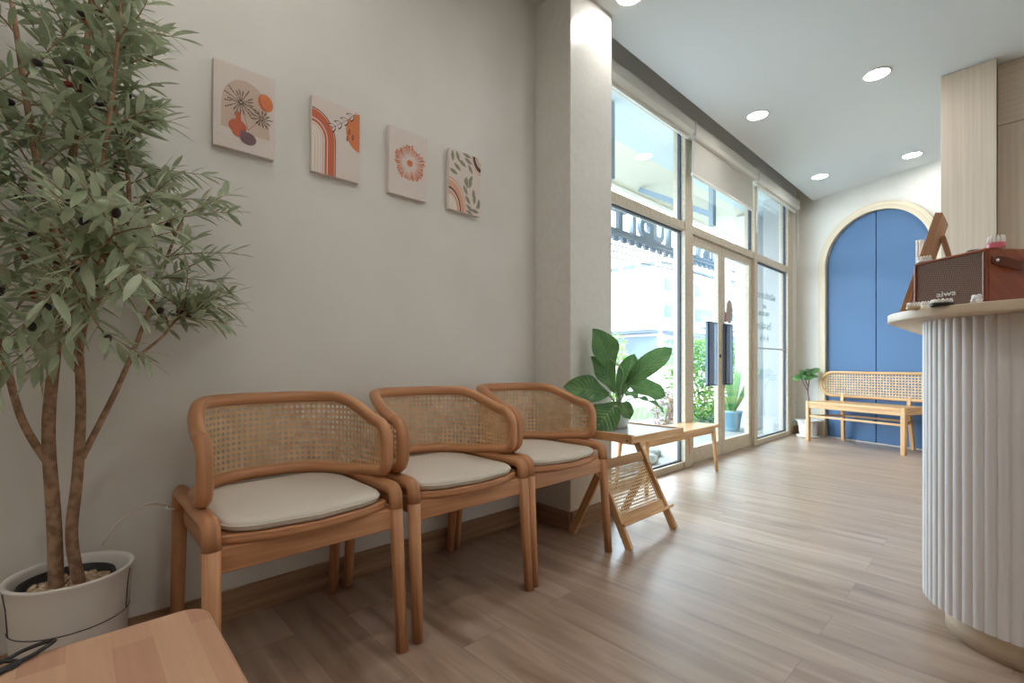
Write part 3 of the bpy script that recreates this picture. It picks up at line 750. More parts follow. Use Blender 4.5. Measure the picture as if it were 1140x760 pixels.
for r, m in ((0.56, 8), (0.53, 7), (0.51, 8), (0.50, 3), (0.50, 8), (0.39, 9), (0.355, 7), (0.34, 8), (0.27, 7)):
    a.ell(-0.01, -0.01, r, r * 0.97, m)
for r, m in ((0.33, 8), (0.30, 7), (0.28, 9), (0.20, 7), (0.19, 4), (0.11, 7)): a.ell(1.01, 1.02, r, r * 0.95, m)
hang(a, 1.368, 1.695, 'canvas print of sage leaves and corner arches, nearest the column')

# ------------------------------------------------------------------ olive tree in planter
R = random.Random(11)
ot = thing('potted_olive_tree', 'tall artificial olive tree with dark olives in a white planter', 'plant', (-1.775, 0.0, 0))
m_ = MB()
m_.lathe([(0.105, 0.0), (0.110, 0.004), (0.128, 0.30), (0.1335, 0.343), (0.1365, 0.349), (0.134, 0.353), (0.127, 0.352), (0.122, 0.345), (0.119, 0.30), (0.117, 0.285)], seg=64); m_.build('planter', CERAMIC, ot)
m_ = MB()   # dark joints of the planter's wrap-round shell
m_.tube([(0.1237 * math.cos(t), 0.1237 * math.sin(t), 0.228) for t in [2 * PI * k / 60 for k in range(60)]], 0.0016, 6, closed=True)
for an in (1.12, -1.25): m_.tube([((r + 0.0008) * math.cos(an), (r + 0.0008) * math.sin(an), z) for r, z in ((0.1237, 0.228), (0.128, 0.30), (0.1335, 0.342))], 0.0016, 6)
m_.build('shell_joint', GREY, ot)
m_ = MB(); m_.lathe([(0.085, 0.27), (0.098, 0.27), (0.102, 0.328), (0.100, 0.334), (0.096, 0.328), (0.094, 0.31)], (0.0, -0.008, 0), seg=44); m_.build('nursery_pot', BLACKP, ot)
m_ = MB()
m_.lathe([(0.001, 0.305), (0.0935, 0.305)], (0, -0.008, 0), seg=30)
for k in range(330):
    r = 0.088 * math.sqrt(R.random()); t = R.uniform(0, 2 * PI); s = R.uniform(0.005, 0.0085)
    m_.ball((r * math.cos(t), r * math.sin(t) - 0.008, 0.308 + R.uniform(0, 0.006)), s * R.uniform(.8, 1.3), s * R.uniform(.8, 1.3), s * 0.75, 6, 4)
o = m_.build('pebbles', PEB, ot); o['kind'] = 'stuff'
# trunks and boughs (local to the tree: x towards the room, y along the wall)
BR = [([(0.0, -0.03, 0.30), (0.005, -0.035, 0.5), (0.012, -0.045, 0.75), (0.015, -0.03, 1.0), (0.02, -0.02, 1.3), (0.03, 0.02, 1.65), (0.04, 0.05, 2.1)], 0.017, 0.005),
      ([(0.012, 0.018, 0.30), (0.018, 0.0, 0.45), (0.02, 0.012, 0.62), (0.028, 0.018, 0.85), (0.05, 0.0, 1.1), (0.12, -0.06, 1.4), (0.2, -0.1, 1.75)], 0.0145, 0.005),
      ([(0.022, 0.02, 0.66), (0.0, 0.10, 0.86), (0.01, 0.16, 1.05), (0.02, 0.21, 1.24), (0.01, 0.26, 1.40)], 0.0085, 0.003),
      ([(0.008, -0.04, 0.64), (0.02, -0.095, 0.78), (0.05, -0.13, 0.98), (0.12, -0.18, 1.25), (0.17, -0.22, 1.5)], 0.0095, 0.004),
      ([(0.014, -0.03, 0.97), (0.03, 0.08, 1.15), (0.04, 0.12, 1.4), (0.05, 0.08, 1.7), (0.06, 0.04, 1.95)], 0.008, 0.003),
      ([(0.03, 0.01, 0.9), (0.14, 0.03, 1.05), (0.27, 0.05, 1.17), (0.38, 0.07, 1.22)], 0.007, 0.003),
      ([(0.015, -0.03, 1.1), (0.06, -0.14, 1.3), (0.1, -0.2, 1.55), (0.12, -0.22, 1.85)], 0.007, 0.003),
      ([(0.05, 0.0, 1.15), (0.1, 0.05, 1.4), (0.14, 0.08, 1.65), (0.16, 0.10, 1.95)], 0.007, 0.003),
      ([(0.0, 0.12, 0.92), (-0.01, 0.20, 1.0), (-0.02, 0.24, 1.06), (-0.03, 0.28, 1.10)], 0.005, 0.002),
      ([(0.02, -0.02, 1.3), (-0.02, 0.10, 1.5), (-0.03, 0.07, 1.72), (-0.02, 0.04, 1.88)], 0.005, 0.002)]
def catmull(P, n=8):
    P = [Vector(p) for p in P]; out = []
    for i in range(len(P) - 1):
        p0, p1, p2, p3 = P[max(i - 1, 0)], P[i], P[i + 1], P[min(i + 2, len(P) - 1)]
        for k in range(n):
            t = k / n
            out.append(0.5 * ((2 * p1) + (p2 - p0) * t + (2 * p0 - 5 * p1 + 4 * p2 - p3) * t * t + (3 * p1 - p0 - 3 * p2 + p3) * t ** 3))
    out.append(P[-1]); return out
tr = MB(); tw = MB(); lf = MB(); olives = []
def blade(mb, base, d, up, l, w, bend, n=4, cup=0.18):
    """pointed leaf blade with a folded midrib"""
    d = d.normalized(); s = d.cross(up)
    if s.length < 1e-3: s = d.orthogonal()
    s.normalize(); u = s.cross(d).normalized(); rows = []
    for k in range(n + 1):
        t = k / n; c = base + d * (l * t) - Vector((0, 0, 1)) * (bend * l * t * t)
        hw = w / 2 * math.sin(PI * min(0.06 + t * 0.94, 0.995)) ** 0.8
        if k == n: hw = 0.0003
        rows.append((c - s * hw + u * hw * cup, c, c + s * hw + u * hw * cup))
    i0 = len(mb.v)
    for r in rows: mb.v += [tuple(p) for p in r]
    for k in range(n):
        for j in (0, 1):
            q = i0 + k * 3 + j; mb.idx([q, q + 1, q + 4, q + 3], [(j * .5, k / n), (j * .5 + .5, k / n), (j * .5 + .5, (k + 1) / n), (j * .5, (k + 1) / n)])
def twig(p, d, L, leaves):
    d = d.normalized(); pts = []; q = p.copy()
    for k in range(7):
        pts.append(q.copy()); d = (d + Vector((R.uniform(-.14, .14), R.uniform(-.14, .14), R.uniform(-.10, .06)))).normalized(); q = q + d * (L / 6)
        if q.x < -0.12: q.x = -0.12; d.x = abs(d.x)
    tw.tube(pts, lambda t: 0.0024 * (1 - 0.65 * t), 5)
    for k in range(leaves):
        t = 0.15 + 0.85 * k / leaves; i = min(int(t * 6), 5); c = pts[i].lerp(pts[i + 1], t * 6 - i); dd = (pts[i + 1] - pts[i]).normalized()
        for sgn in (-1, 1):
            s = dd.cross(Vector((0, 0, 1)));
            if s.length < 0.1: s = Vector((1, 0, 0))
            s.normalize(); s = Matrix.Rotation(R.uniform(-1.1, 1.1) + (k % 2) * PI / 2, 3, dd) @ s
            ld = (dd * R.uniform(0.5, 1.0) + s * sgn * R.uniform(0.6, 1.0) + Vector((0, 0, R.uniform(-.25, .2)))).normalized()
            l = R.uniform(0.052, 0.088)
            e = c + ld * l
            if e.x < -0.13: ld.x = abs(ld.x) * 0.3; 
            blade(lf, c, ld, Vector((R.uniform(-.4, .4), R.uniform(-.4, .4), 1)), l, R.uniform(0.014, 0.022), R.uniform(0.0, 0.35))
        if R.random() < 0.22: olives.append(c + Vector((R.uniform(-.012, .012), R.uniform(-.012, .012), -0.012)))
    blade(lf, pts[-1], d, Vector((0, 0, 1)), 0.06, 0.012, 0.1)
for pts, r0, r1 in BR:
    P = catmull(pts)
    for p in P: p.x = max(p.x, -0.115)
    tr.tube(P, lambda t: r0 + (r1 - r0) * t, 10)
    big = r0 > 0.01
    for i, p in enumerate(P):
        if p.z < (1.02 if big else 0.98): continue
        q = i / len(P)
        if q < 0.3 and not big: continue
        if (p.z > 1.45 and R.random() < 0.25) or (p.y > 0.14 and R.random() < 0.45): continue
        for _ in range(2 if R.random() < 0.40 else 1):
            t = R.uniform(0, 2 * PI); t2 = (P[min(i + 1, len(P) - 1)] - P[max(i - 1, 0)]).normalized()
            d = Vector((math.cos(t) + 0.15, math.sin(t), R.uniform(-0.1, 0.8))) + t2 * 0.55
            twig(p, d, R.uniform(0.11, 0.20), R.randint(4, 6))
# longer sprays that hang free of the crown
for p, d, L in (((0.02, 0.2, 1.24), (0.0, 1, 0.55), 0.20), ((0.01, 0.25, 1.38), (0.0, 1, 0.75), 0.17), ((0.0, 0.25, 1.38), (0, 1, 0.3), 0.15), ((-0.02, 0.24, 1.07), (0, 1, 0.0), 0.15), ((-0.02, 0.24, 1.09), (0.1, 1, 0.6), 0.15),
                ((0.04, 0.13, 1.4), (0, 1, 0.4), 0.22), ((0.02, 0.2, 1.18), (0.2, 1, 0.0), 0.17), ((0.06, 0.06, 1.78), (0.0, 1, 0.9), 0.09), ((0.05, 0.08, 1.66), (0.1, 1, 0.35), 0.10), ((0.03, 0.05, 1.9), (0, 1, 0.6), 0.09), ((0.02, 0.12, 1.5), (0.1, 1, 0.1), 0.2),
                ((0.14, -0.2, 1.2), (0.5, -0.3, -0.6), 0.24), ((0.3, 0.05, 1.18), (0.6, 0.2, -0.5), 0.22), ((0.36, 0.07, 1.2), (0.7, 0.1, -0.35), 0.20), ((0.36, 0.06, 1.2), (0.4, -0.5, -0.5), 0.22), ((0.2, 0.0, 1.1), (0.5, -0.6, -0.5), 0.22), ((0.25, 0.0, 1.13), (0.4, 0.3, -0.8), 0.20),
                ((0.1, 0.05, 1.02), (0.4, 0.4, -0.5), 0.16), ((0.1, -0.2, 1.05), (0.5, 0.0, -0.5), 0.2), ((0.22, 0.03, 1.12), (0.5, -0.2, -0.9), 0.22), ((0.12, 0.0, 1.05), (0.5, -0.3, -0.7), 0.18), ((0.18, -0.12, 1.15), (0.6, -0.1, -0.9), 0.22), ((0.2, -0.2, 1.2), (0.5, 0.2, -0.9), 0.24), ((0.2, -0.12, 1.08), (0.5, 0.0, -0.8), 0.2), ((0.26, -0.16, 1.06), (0.3, 0.3, -0.9), 0.2), ((0.14, -0.2, 1.06), (0.4, -0.3, -0.9), 0.18), ((0.24, -0.02, 1.05), (0.3, -0.3, -0.9), 0.17)):
    twig(Vector(p), Vector(d), L, 7)
tr.build('trunk', BARK, ot); tw.build('twigs', BARK, ot); lf.build('foliage', OLIVELEAF, ot)
R.shuffle(olives); ol0 = None
for k, p in enumerate(olives[:80]):
    if ol0 is None:
        m_ = MB(); m_.ball((0, 0, 0), 0.0086, 0.0086, 0.012, 12, 8); ol0 = m_.build('olive', OLIVE, ot); o = ol0
        m_ = MB(); m_.ball((0, 0, 0), 0.0086, 0.0086, 0.012, 12, 8); olr = m_.build('olive', OLIVER, ot); olr['label'] = 'red olive'; olr.location = olives[81] if len(olives) > 81 else (0.05, 0.1, 1.3)
    else:
        o = (olr if k % 12 == 5 else ol0).copy(); COL.objects.link(o)
    o.location = p; o.rotation_euler = (R.uniform(-1.5, 1.5), R.uniform(-1.5, 1.5), 0)

# ------------------------------------------------------------------ bench in front, with a cable loop on it
def round_rect(x0, x1, y0, y1, r, n=8):
    out = []
    for cx, cy, a0 in ((x1 - r, y0 + r, -PI / 2), (x1 - r, y1 - r, 0), (x0 + r, y1 - r, PI / 2), (x0 + r, y0 + r, PI)):
        out += [(cx + r * math.cos(a0 + PI / 2 * k / n), cy + r * math.sin(a0 + PI / 2 * k / n)) for k in range(n + 1)]
    return out
fb = thing('wooden_bench', 'low wooden table-bench of glued beech staves in front of the olive tree planter', 'bench', (-0.687, -0.007, 0))
m_ = MB(); m_.prism(round_rect(-0.402, 0.402, -0.2, 0.2, 0.045), 0.418, 0.45, 0, True); m_.build('seat', STAVE, fb, bevel=0.008, seg=3)
for sx in (-1, 1):
    for sy in (-1, 1):
        m_ = MB(); m_.tube([(sx * 0.36, sy * 0.165, 0), (sx * 0.32, sy * 0.145, 0.4185)], lambda q: 0.014 + 0.008 * q, 12); m_.build('leg', OAK, fb)
m_ = MB(); m_.box(-0.315, -0.295, -0.14, 0.14, 0.375, 0.4175); m_.box(0.295, 0.315, -0.14, 0.14, 0.375, 0.4175); m_.box(-0.296, 0.296, -0.012, 0.012, 0.38, 0.4175); m_.build('cross_rail', OAK, fb)
cb = MB(); cb.tube(catmull([(-1.075, -0.14, 0.4545), (-1.07, -0.09, 0.456), (-1.083, -0.055, 0.462), (-1.08, -0.02, 0.466), (-1.07, -0.045, 0.456), (-1.05, -0.085, 0.4545), (-1.02, -0.13, 0.4545)], 8), 0.0032, 8)
cb.tube(catmull([(-1.06, -0.13, 0.4545), (-1.072, -0.085, 0.459), (-1.06, -0.06, 0.4545), (-1.04, -0.09, 0.4545)], 8), 0.0032, 8)
tag(cb.build('cable', BLACKP), 'thin black cable loop lying on the wooden bench corner', 'cable')

# ------------------------------------------------------------------ little bench under the window
wb = thing('window_bench', 'low slim wooden bench standing along the window by the glass door', 'bench', (-1.865, 3.47, 0))
m_ = MB(); m_.prism(round_rect(-0.14, 0.14, -0.60, 0.60, 0.02), 0.378, 0.402, 0, True); m_.build('seat', mat('bench_lacquer', (214, 172, 128), 0.22, 0.5), wb, bevel=0.005)
m_ = MB()
m_.box(0.108, 0.126, -0.53, 0.53, 0.335, 0.378); m_.box(-0.126, -0.108, -0.53, 0.53, 0.335, 0.378, off=.4); m_.box(-0.11, 0.11, -0.53, -0.512, 0.335, 0.378, off=.7); m_.box(-0.11, 0.11, 0.512, 0.53, 0.335, 0.378, off=.9)
m_.build('apron', OAK, wb, bevel=0.002)
for sx in (-1, 1):
    for sy in (-1, 1):
        m_ = MB(); m_.tube([(sx * 0.128, sy * 0.565, 0), (sx * 0.108, sy * 0.53, 0.3785)], lambda q: 0.0125 + 0.0075 * q, 12); m_.build('leg', OAK, wb)

# ------------------------------------------------------------------ folding plant stand
ps = thing('folding_plant_stand', 'folding wooden side table with a cane magazine rack, beside the column', 'side table', (-1.475, 2.235, 0))
PSW = 0.222
for sy in (-1, 1):
    y = sy * PSW
    m_ = MB(); m_.bar((0.18, y, 0.0), (-0.105, y, 0.545), 0.020, 0.040, up=(0.88, 0, 0.47), off=.3 + sy * .2); m_.build('leg', OAK, ps, bevel=0.002)
    y2 = sy * (PSW + 0.021 if sy > 0 else PSW + 0.021)
    m_ = MB(); m_.bar((-0.172, y2, 0.0), (0.006, y2, 0.346), 0.020, 0.040, up=(0.88, 0, -0.47), off=.8 + sy * .2); m_.build('leg', OAK, ps, bevel=0.002)
def st_pt(t, off=0): return Vector((0.18 - 0.285 * t, 0, 0.545 * t)) + Vector((0.886, 0, 0.463)) * off
m_ = MB()
for t, hh in ((0.70, 0.05), (0.235, 0.05)):
    p = st_pt(t); m_ = MB(); m_.bar((p.x, -PSW + 0.011, p.z), (p.x, PSW - 0.011, p.z), 0.018, hh, up=(-0.463, 0, 0.886), off=t); m_.build('rack_rail', OAK, ps, bevel=0.002)
m_ = MB(); p = st_pt(0.19, 0.012); m_.bar((p.x, -PSW - 0.012, p.z), (p.x, PSW + 0.035, p.z), 0.05, 0.016, up=(-0.463, 0, 0.886), off=.9)
m_.build('rack_ledge', OAK, ps, bevel=0.002)
LS = math.hypot(0.285, 0.545)
m_ = MB(); cane(m_, lambda s, z, o: (st_pt(z / LS, o)[0], s, st_pt(z / LS, o)[2]), -PSW + 0.012, PSW - 0.012, lambda s: (0.26 * LS, 0.665 * LS), 0.0165, 0.0034)
m_.build('cane_panel', CANE, ps)
m_ = MB()
m_.box(-0.215, 0.215, -PSW - 0.04, -PSW - 0.018, 0.532, 0.574, off=.1); m_.box(-0.215, 0.215, PSW + 0.018, PSW + 0.04, 0.528, 0.566, off=.5)
m_.box(0.195, 0.215, -PSW - 0.018, PSW + 0.018, 0.534, 0.566, off=.9); m_.box(-0.215, -0.195, -PSW - 0.018, PSW + 0.018, 0.534, 0.566, off=1.3)
m_.build('tray_frame', OAK, ps, bevel=0.002)
m_ = MB(); m_.box(-0.195, 0.195, -PSW - 0.018, PSW + 0.018, 0.548, 0.556)
for k in range(30): y = -PSW - 0.01 + k * 0.0155; m_.box(-0.195, 0.195, y, y + 0.008, 0.556, 0.560)
m_.build('ribbed_top', mat('ribbed_white_top', (206, 210, 210), 0.16, 0.5), ps)
m_ = MB(); m_.lathe([(0.001, 0), (0.005, 0), (0.004, 0.002)], seg=12); m_.xf(Matrix.Translation((0.19, -PSW - 0.0405, 0.545)) @ Matrix.Rotation(PI / 2, 4, 'X')); m_.build('screw_cap', BLACKP, ps)

# broad-leaved plant in its white pot (turned so that local x runs across the picture)
fp = thing('potted_broadleaf_plant', 'potted plant with big glossy oval leaves on the folding side table', 'plant', (-1.55, 2.27, 0.5605), math.radians(46.85))
m_ = MB(); m_.lathe([(0.058, 0), (0.063, 0.003), (0.064, 0.032), (0.0655, 0.034), (0.076, 0.122), (0.078, 0.126), (0.075, 0.128), (0.072, 0.118), (0.070, 0.10)], seg=48); m_.build('pot', MATW, fp)
m_ = MB(); m_.lathe([(0.001, 0.104), (0.0715, 0.104)], seg=24); m_.build('soil', speckle('soil', (74, 58, 46), (52, 40, 32), 80, 0.9), fp)
def broad(mb, st, base, tip, w, up, droop=0.12, wave=0.012, root=None):
    B_, T_ = Vector(base), Vector(tip); d = T_ - B_; l = d.length; d.normalize(); u = Vector(up)
    s = d.cross(u).normalized(); u = s.cross(d).normalized(); n, mcol = 12, 6; i0 = len(mb.v)
    for k in range(n + 1):
        t = k / n
        hw = w / 2 * (math.sin(PI * min(t ** 1.22 * 0.985 + 0.012, 1)) ** 0.72); hw = max(hw, 0.001)
        c = B_ + d * (l * t) + u * (droop * l * math.sin(PI * t) * 0.8)
        for j in range(mcol + 1):
            q = j / mcol * 2 - 1
            mb.v.append(tuple(c + s * (hw * q) + u * (abs(q) ** 1.3 * hw * 0.28 + wave * math.sin(t * 11 + q * 2) * abs(q))))
    for k in range(n):
        for j in range(mcol):
            a_ = i0 + k * (mcol + 1) + j; mb.idx([a_, a_ + 1, a_ + mcol + 2, a_ + mcol + 1], [(j / mcol, k / n), ((j + 1) / mcol, k / n), ((j + 1) / mcol, (k + 1) / n), (j / mcol, (k + 1) / n)])
    if root is not None:
        st.tube(catmull([root, (Vector(root) + B_) / 2 + Vector((0, 0, 0.012)), B_, B_ + d * (l * 0.3) + u * (droop * l * 0.6)], 5), lambda t: 0.0042 - 0.0022 * t, 7)
lfm, stm = MB(), MB()
def L_(u, v): return ((u - 692) / 193.0, 0.92 + (405 - v) / 193.0 - 0.5605)
ROOT = (0.01, 0, 0.105)
for (bu, bv), (tu, tv), by, ty, w, up in (((687, 415), (664, 367), -0.01, -0.06, 0.160, (0.3, -1, 0.1)), ((690, 436), (662, 397), -0.01, -0.06, 0.125, (0.4, -1, 0.1)),
        ((682, 439), (631, 429), -0.035, -0.125, 0.150, (0.1, -1, 0.35)), ((692, 447), (660, 480), -0.05, -0.13, 0.175, (-0.4, -1, 0.35)), ((693, 445), (701, 463), -0.05, -0.13, 0.085, (0.1, -1, 0.3)),
        ((700, 430), (752, 388), 0.0, -0.02, 0.125, (-0.3, -1, 0.3)), ((695, 442), (714, 394), 0.02, 0.04, 0.120, (-0.2, -1, 0.1)), ((704, 429), (742, 440), -0.02, -0.06, 0.120, (0.2, -1, 0.55)),
        ((712, 442), (746, 459), 0.0, 0.03, 0.070, (0.3, -0.1, 1)), ((703, 436), (720, 445), 0.04, 0.12, 0.08, (0, 0.5, 1)), ((684, 440), (668, 448), 0.04, 0.12, 0.08, (0, 0.5, 1))):
    x0, z0 = L_(bu, bv); x1, z1 = L_(tu, tv)
    broad(lfm, stm, (x0, by, z0), (x1, ty, z1), w, up, root=ROOT)
x0, z0 = L_(697, 411); x1, z1 = L_(671, 392)
stm.tube(catmull([ROOT, (0.02, 0.0, 0.2), (x0, -0.03, z0), (x1, -0.05, z1)], 6), lambda t: 0.0045 - 0.001 * t, 7)
lfm.build('leaves', FIDDLE, fp); stm.build('stalks', STEMG, fp)

# ------------------------------------------------------------------ cane bench before the blue door (in the end wall's own frame)
eb = thing('cane_back_bench', 'wooden bench with an oval cane back in front of the blue door', 'bench', FO + FD * 0.612, FA)
# local x along the wall, local -y into the room
for sx in (-1, 1):
    m_ = MB(); m_.bar((sx * 0.497, -0.485, 0), (sx * 0.497, -0.485, 0.478), 0.040, 0.040, up=(0, 1, 0), off=sx); m_.build('leg', OAK, eb, bevel=0.005)
    m_ = MB(); m_.bar((sx * 0.36, -0.055, 0), (sx * 0.345, -0.095, 0.42), 0.036, 0.036, up=(0, 1, 0), off=sx + .4); m_.bar((sx * 0.345, -0.095, 0.42), (sx * 0.345, -0.085, 0.56), 0.036, 0.036, up=(0, 1, 0), off=sx + .7); m_.build('leg', OAK, eb, bevel=0.005)
m_ = MB(); m_.box(-0.476, 0.476, -0.505, -0.08, 0.445, 0.474, off=.2); m_.build('seat', OAK, eb, bevel=0.004)
m_ = MB(); m_.box(-0.476, 0.476, -0.50, -0.475, 0.395, 0.4445, off=.6)
for sx in (-1, 1): m_.box(sx * 0.485 - 0.012, sx * 0.485 + 0.012, -0.465, -0.08, 0.395, 0.4745, off=sx)
m_.build('apron', OAK, eb, bevel=0.003)
m_ = MB(); m_.bar((-0.477, -0.485, 0.30), (0.477, -0.485, 0.30), 0.026, 0.022, off=.1); m_.bar((-0.36, -0.075, 0.30), (0.36, -0.075, 0.30), 0.026, 0.022, off=.5)
for sx in (-1, 1): m_.bar((sx * 0.490, -0.466, 0.30), (sx * 0.352, -0.09, 0.30), 0.026, 0.022, off=sx)
m_.build('stretcher', OAK, eb, bevel=0.003)
OC, OH, OL = 0.675, 0.142, 0.61
yb = -0.085
ov = [(OL - OH + OH * math.cos(a_), OC + OH * math.sin(a_)) for a_ in [-PI / 2 + PI * k / 24 for k in range(25)]] + [(-OL + OH + OH * math.cos(a_), OC + OH * math.sin(a_)) for a_ in [PI / 2 + PI * k / 24 for k in range(25)]]
m_ = MB(); m_.tube([(x, yb, z) for x, z in ov], 0.0165, 12, closed=True); m_.build('backrest_frame', OAK, eb)
def ozr(s):
    d = OL - abs(s); e = OH if d >= OH else math.sqrt(max(OH * OH - (OH - d) ** 2, 0)); return (OC - e + 0.004, OC + e - 0.004)
m_ = MB(); cane(m_, lambda s, z, o: (s, yb - o, z), -OL + 0.012, OL - 0.012, ozr, 0.030, 0.0029); m_.build('cane_panel', CANE, eb)

# small potted plant in the corner
R = random.Random(5)
sp = thing('corner_potted_plant', 'thin-stemmed little plant in a ruffled white pot in the corner', 'plant', (-1.772, 6.80, 0)); sp.scale = (1.25, 1.25, 1.0)
m_ = MB(); m_.lathe([(0.08, 0), (0.10, 0.0), (0.108, 0.018), (0.10, 0.022), (0.072, 0.022)], seg=48); m_.build('saucer', MATW, sp)
m_ = MB(); m_.lathe([(0.070, 0.0225), (0.080, 0.05), (0.085, 0.14), (0.090, 0.18), (0.115, 0.212), (0.117, 0.216), (0.108, 0.212), (0.082, 0.18), (0.08, 0.16)], seg=64, wob=lambda a_, z: 0.05 * math.sin(12 * a_) * (0.35 + 3 * max(0, z - 0.1))); m_.build('pot', MATW, sp)
m_ = MB(); m_.lathe([(0.001, 0.175), (0.081, 0.175)], seg=24); m_.build('soil', bpy.data.materials['soil'], sp)
m_ = MB(); m_.tube(catmull([(0, 0, 0.17), (0.008, 0, 0.4), (-0.004, 0, 0.58), (0.006, 0, 0.70), (0.012, 0.01, 0.80)], 6), lambda t: 0.0075 - 0.003 * t, 8)
m_.tube(catmull([(-0.004, 0, 0.58), (-0.03, -0.02, 0.66), (-0.055, -0.03, 0.74)], 6), 0.0045, 7); m_.tube(catmull([(0, 0, 0.62), (-0.015, -0.02, 0.7), (-0.02, -0.02, 0.78)], 6), 0.004, 7)
m_.build('stem', speckle('purple_stem', (108, 80, 92), (78, 58, 64), 60, 0.7), sp)
l_, s_ = MB(), MB()
for c in ((0.012, 0.01, 0.80), (-0.055, -0.03, 0.74), (-0.02, -0.02, 0.78)):
    for k in range(7):
        a_ = 2 * PI * k / 7 + R.uniform(-.3, .3); e = Vector((math.cos(a_), math.sin(a_), R.uniform(-.3, 1.1)))
        B_ = Vector(c); broad(l_, s_, B_, B_ + e.normalized() * R.uniform(0.07, 0.115), R.uniform(0.05, 0.07), (0.4, -0.9, 0.35), wave=0.002)
l_.build('leaves', FIDDLE, sp)

# ------------------------------------------------------------------ reception counter
ct = thing('reception_counter', 'white fluted reception counter with a rounded corner and pale top', 'counter', (0.07, 2.30, 0))
def cpath(r, x1, y1, n=28):
    """front edge from the far right along -y face, round the corner and back along the -x face"""
    return [(x1, -r)] + [(-r * math.sin(a_), -r * math.cos(a_)) for a_ in [PI / 2 * k / n for k in range(n + 1)]] + [(-r, y1)]
def resample(pts, step):
    L = [0.0]
    for a_, c in zip(pts[:-1], pts[1:]): L.append(L[-1] + math.dist(a_, c))
    n = int(L[-1] / step); out = []; j = 0
    for k in range(n + 1):
        s = k * step
        while j < len(L) - 2 and L[j + 1] < s: j += 1
        t = (s - L[j]) / (L[j + 1] - L[j]); out.append((pts[j][0] + (pts[j + 1][0] - pts[j][0]) * t, pts[j][1] + (pts[j + 1][1] - pts[j][1]) * t))
    return out
core = cpath(0.291, 1.9, 1.1, 60); fl_ = resample(core, 0.0295); edge = []
for (p, q) in zip(fl_[:-1], fl_[1:]):
    tx, ty = q[0] - p[0], q[1] - p[1]; l = math.hypot(tx, ty); nx, ny = ty / l, -tx / l
    nx, ny = -nx, -ny
    for k in range(8):
        t = k / 8; h_ = 0.0085 * math.sin(PI * t) ** 0.4
        edge.append((p[0] + tx * t + nx * h_, p[1] + ty * t + ny * h_))
edge.append(fl_[-1])
back = [(-0.25, 1.05), (-0.25 + 0.15, 1.05), (-0.1, 0.0), (1.88, 0.0)]
m_ = MB()
n = len(edge)
m_.v += [(x, y, 0.10) for x, y in edge] + [(x, y, 1.069) for x, y in edge]
for k in range(n - 1): m_.idx([k, k + 1, n + k + 1, n + k], [(0, 0)] * 4, 0, (k % 8) not in (0, 7) or True)
inner = [(x * 0.93 if x < 0 else x, y * 0.93 if y < 0 else y) for x, y in core]
i0 = len(m_.v); nc = len(fl_)
inn = [(p[0] + 0.03 if p[0] < 0.0 and p[1] > 0 else p[0] * 0.9 if p[0] < 0 else p[0], p[1] * 0.9 if p[1] < 0 else p[1]) for p in fl_]
for z in (0.10, 1.069):
    j0 = len(m_.v); m_.v += [(x, y, z) for x, y in fl_] + [(x, y, z) for x, y in inn]
    for k in range(nc - 1):
        m_.idx([j0 + k, j0 + k + 1, j0 + nc + k + 1, j0 + nc + k], [(0, 0)] * 4, 0, False)
        b0 = 0 if z < 0.5 else n
        m_.face([m_.v[b0 + k * 8 + q] for q in range(9)], None, 0)
m_.build('fluted_front', WHITE, ct)
m_ = MB(); pl = cpath(0.238, 1.9, 1.08, 30); m_.prism((pl + [(1.9, 1.08)] if False else pl + [(-0.10, 1.08), (-0.10, 0.05), (1.9, 0.05)])[::-1], 0.0, 0.1005, 0, True); m_.build('plinth', TOPW, ct)
m_ = MB(); tp = cpath(0.398, 1.95, 1.15, 40); m_.prism((tp + [(-0.02, 1.15), (0.02, 0.22), (1.95, 0.22)])[::-1], 1.07, 1.10, 0, True); m_.build('countertop', TOPW, ct, bevel=0.003)

# wooden radio
ra = math.atan2(2.206 - 2.056, -0.245 + 0.06)
rd = thing('retro_radio', 'walnut table radio with brown woven grille and leather strap on counter', 'radio', (-0.06, 2.056, 1.1005), ra - PI)
# local: x from the far end (-W) to the near corner (0); -y faces the viewer side of the grille
RW, RDp, RH = 0.238, 0.20, 0.178
m_ = MB()
m_.box(-RW, 0, 0.012, RDp, 0, RH)
for (x0, x1, z0, z1) in ((-RW, 0, RH - 0.009, RH), (-RW, 0, 0, 0.013), (-RW, -RW + 0.009, 0.013, RH - 0.009), (-0.009, 0, 0.013, RH - 0.009)): m_.box(x0, x1, 0, 0.0125, z0, z1, off=z0 + x0)
m_.build('body', WALNUT, rd, bevel=0.004)
gm = mat('woven_grille', (96, 70, 56), 0.8); N, L, B = nodes(gm)
tc = N.new('ShaderNodeTexCoord'); ck = N.new('ShaderNodeTexChecker'); ck.inputs['Scale'].default_value = 230.0; ck.inputs[1].default_value = lin((132, 100, 80)); ck.inputs[2].default_value = lin((60, 42, 36))
mpn = N.new('ShaderNodeMapping'); mpn.inputs['Rotation'].default_value = (0, 0.6, 0); L.new(tc.outputs['Object'], mpn.inputs[0]); L.new(mpn.outputs[0], ck.inputs[0]); L.new(ck.outputs[0], B.inputs['Base Color'])
m_ = MB(); m_.box(-RW + 0.0095, -0.0095, 0.004, 0.0115, 0.0135, RH - 0.0095); m_.build('grille', gm, rd)
lg = text_mesh('brand_logo', 'aiwa', 0.026, depth=0.001); lg.data.materials.clear(); lg.data.materials.append(mat('logo_silver', (222, 220, 218), 0.3))
lg.data.transform(Matrix(((1.45, 0, 0, -0.122), (0, 0, -1, 0.0025), (0, 1, 0, 0.054), (0, 0, 0, 1)))); lg.parent = rd
m_ = MB(); m_.bar((0.004, 0.045, RH - 0.035), (0.006, 0.155, RH - 0.035), 0.003, 0.028, off=.2)
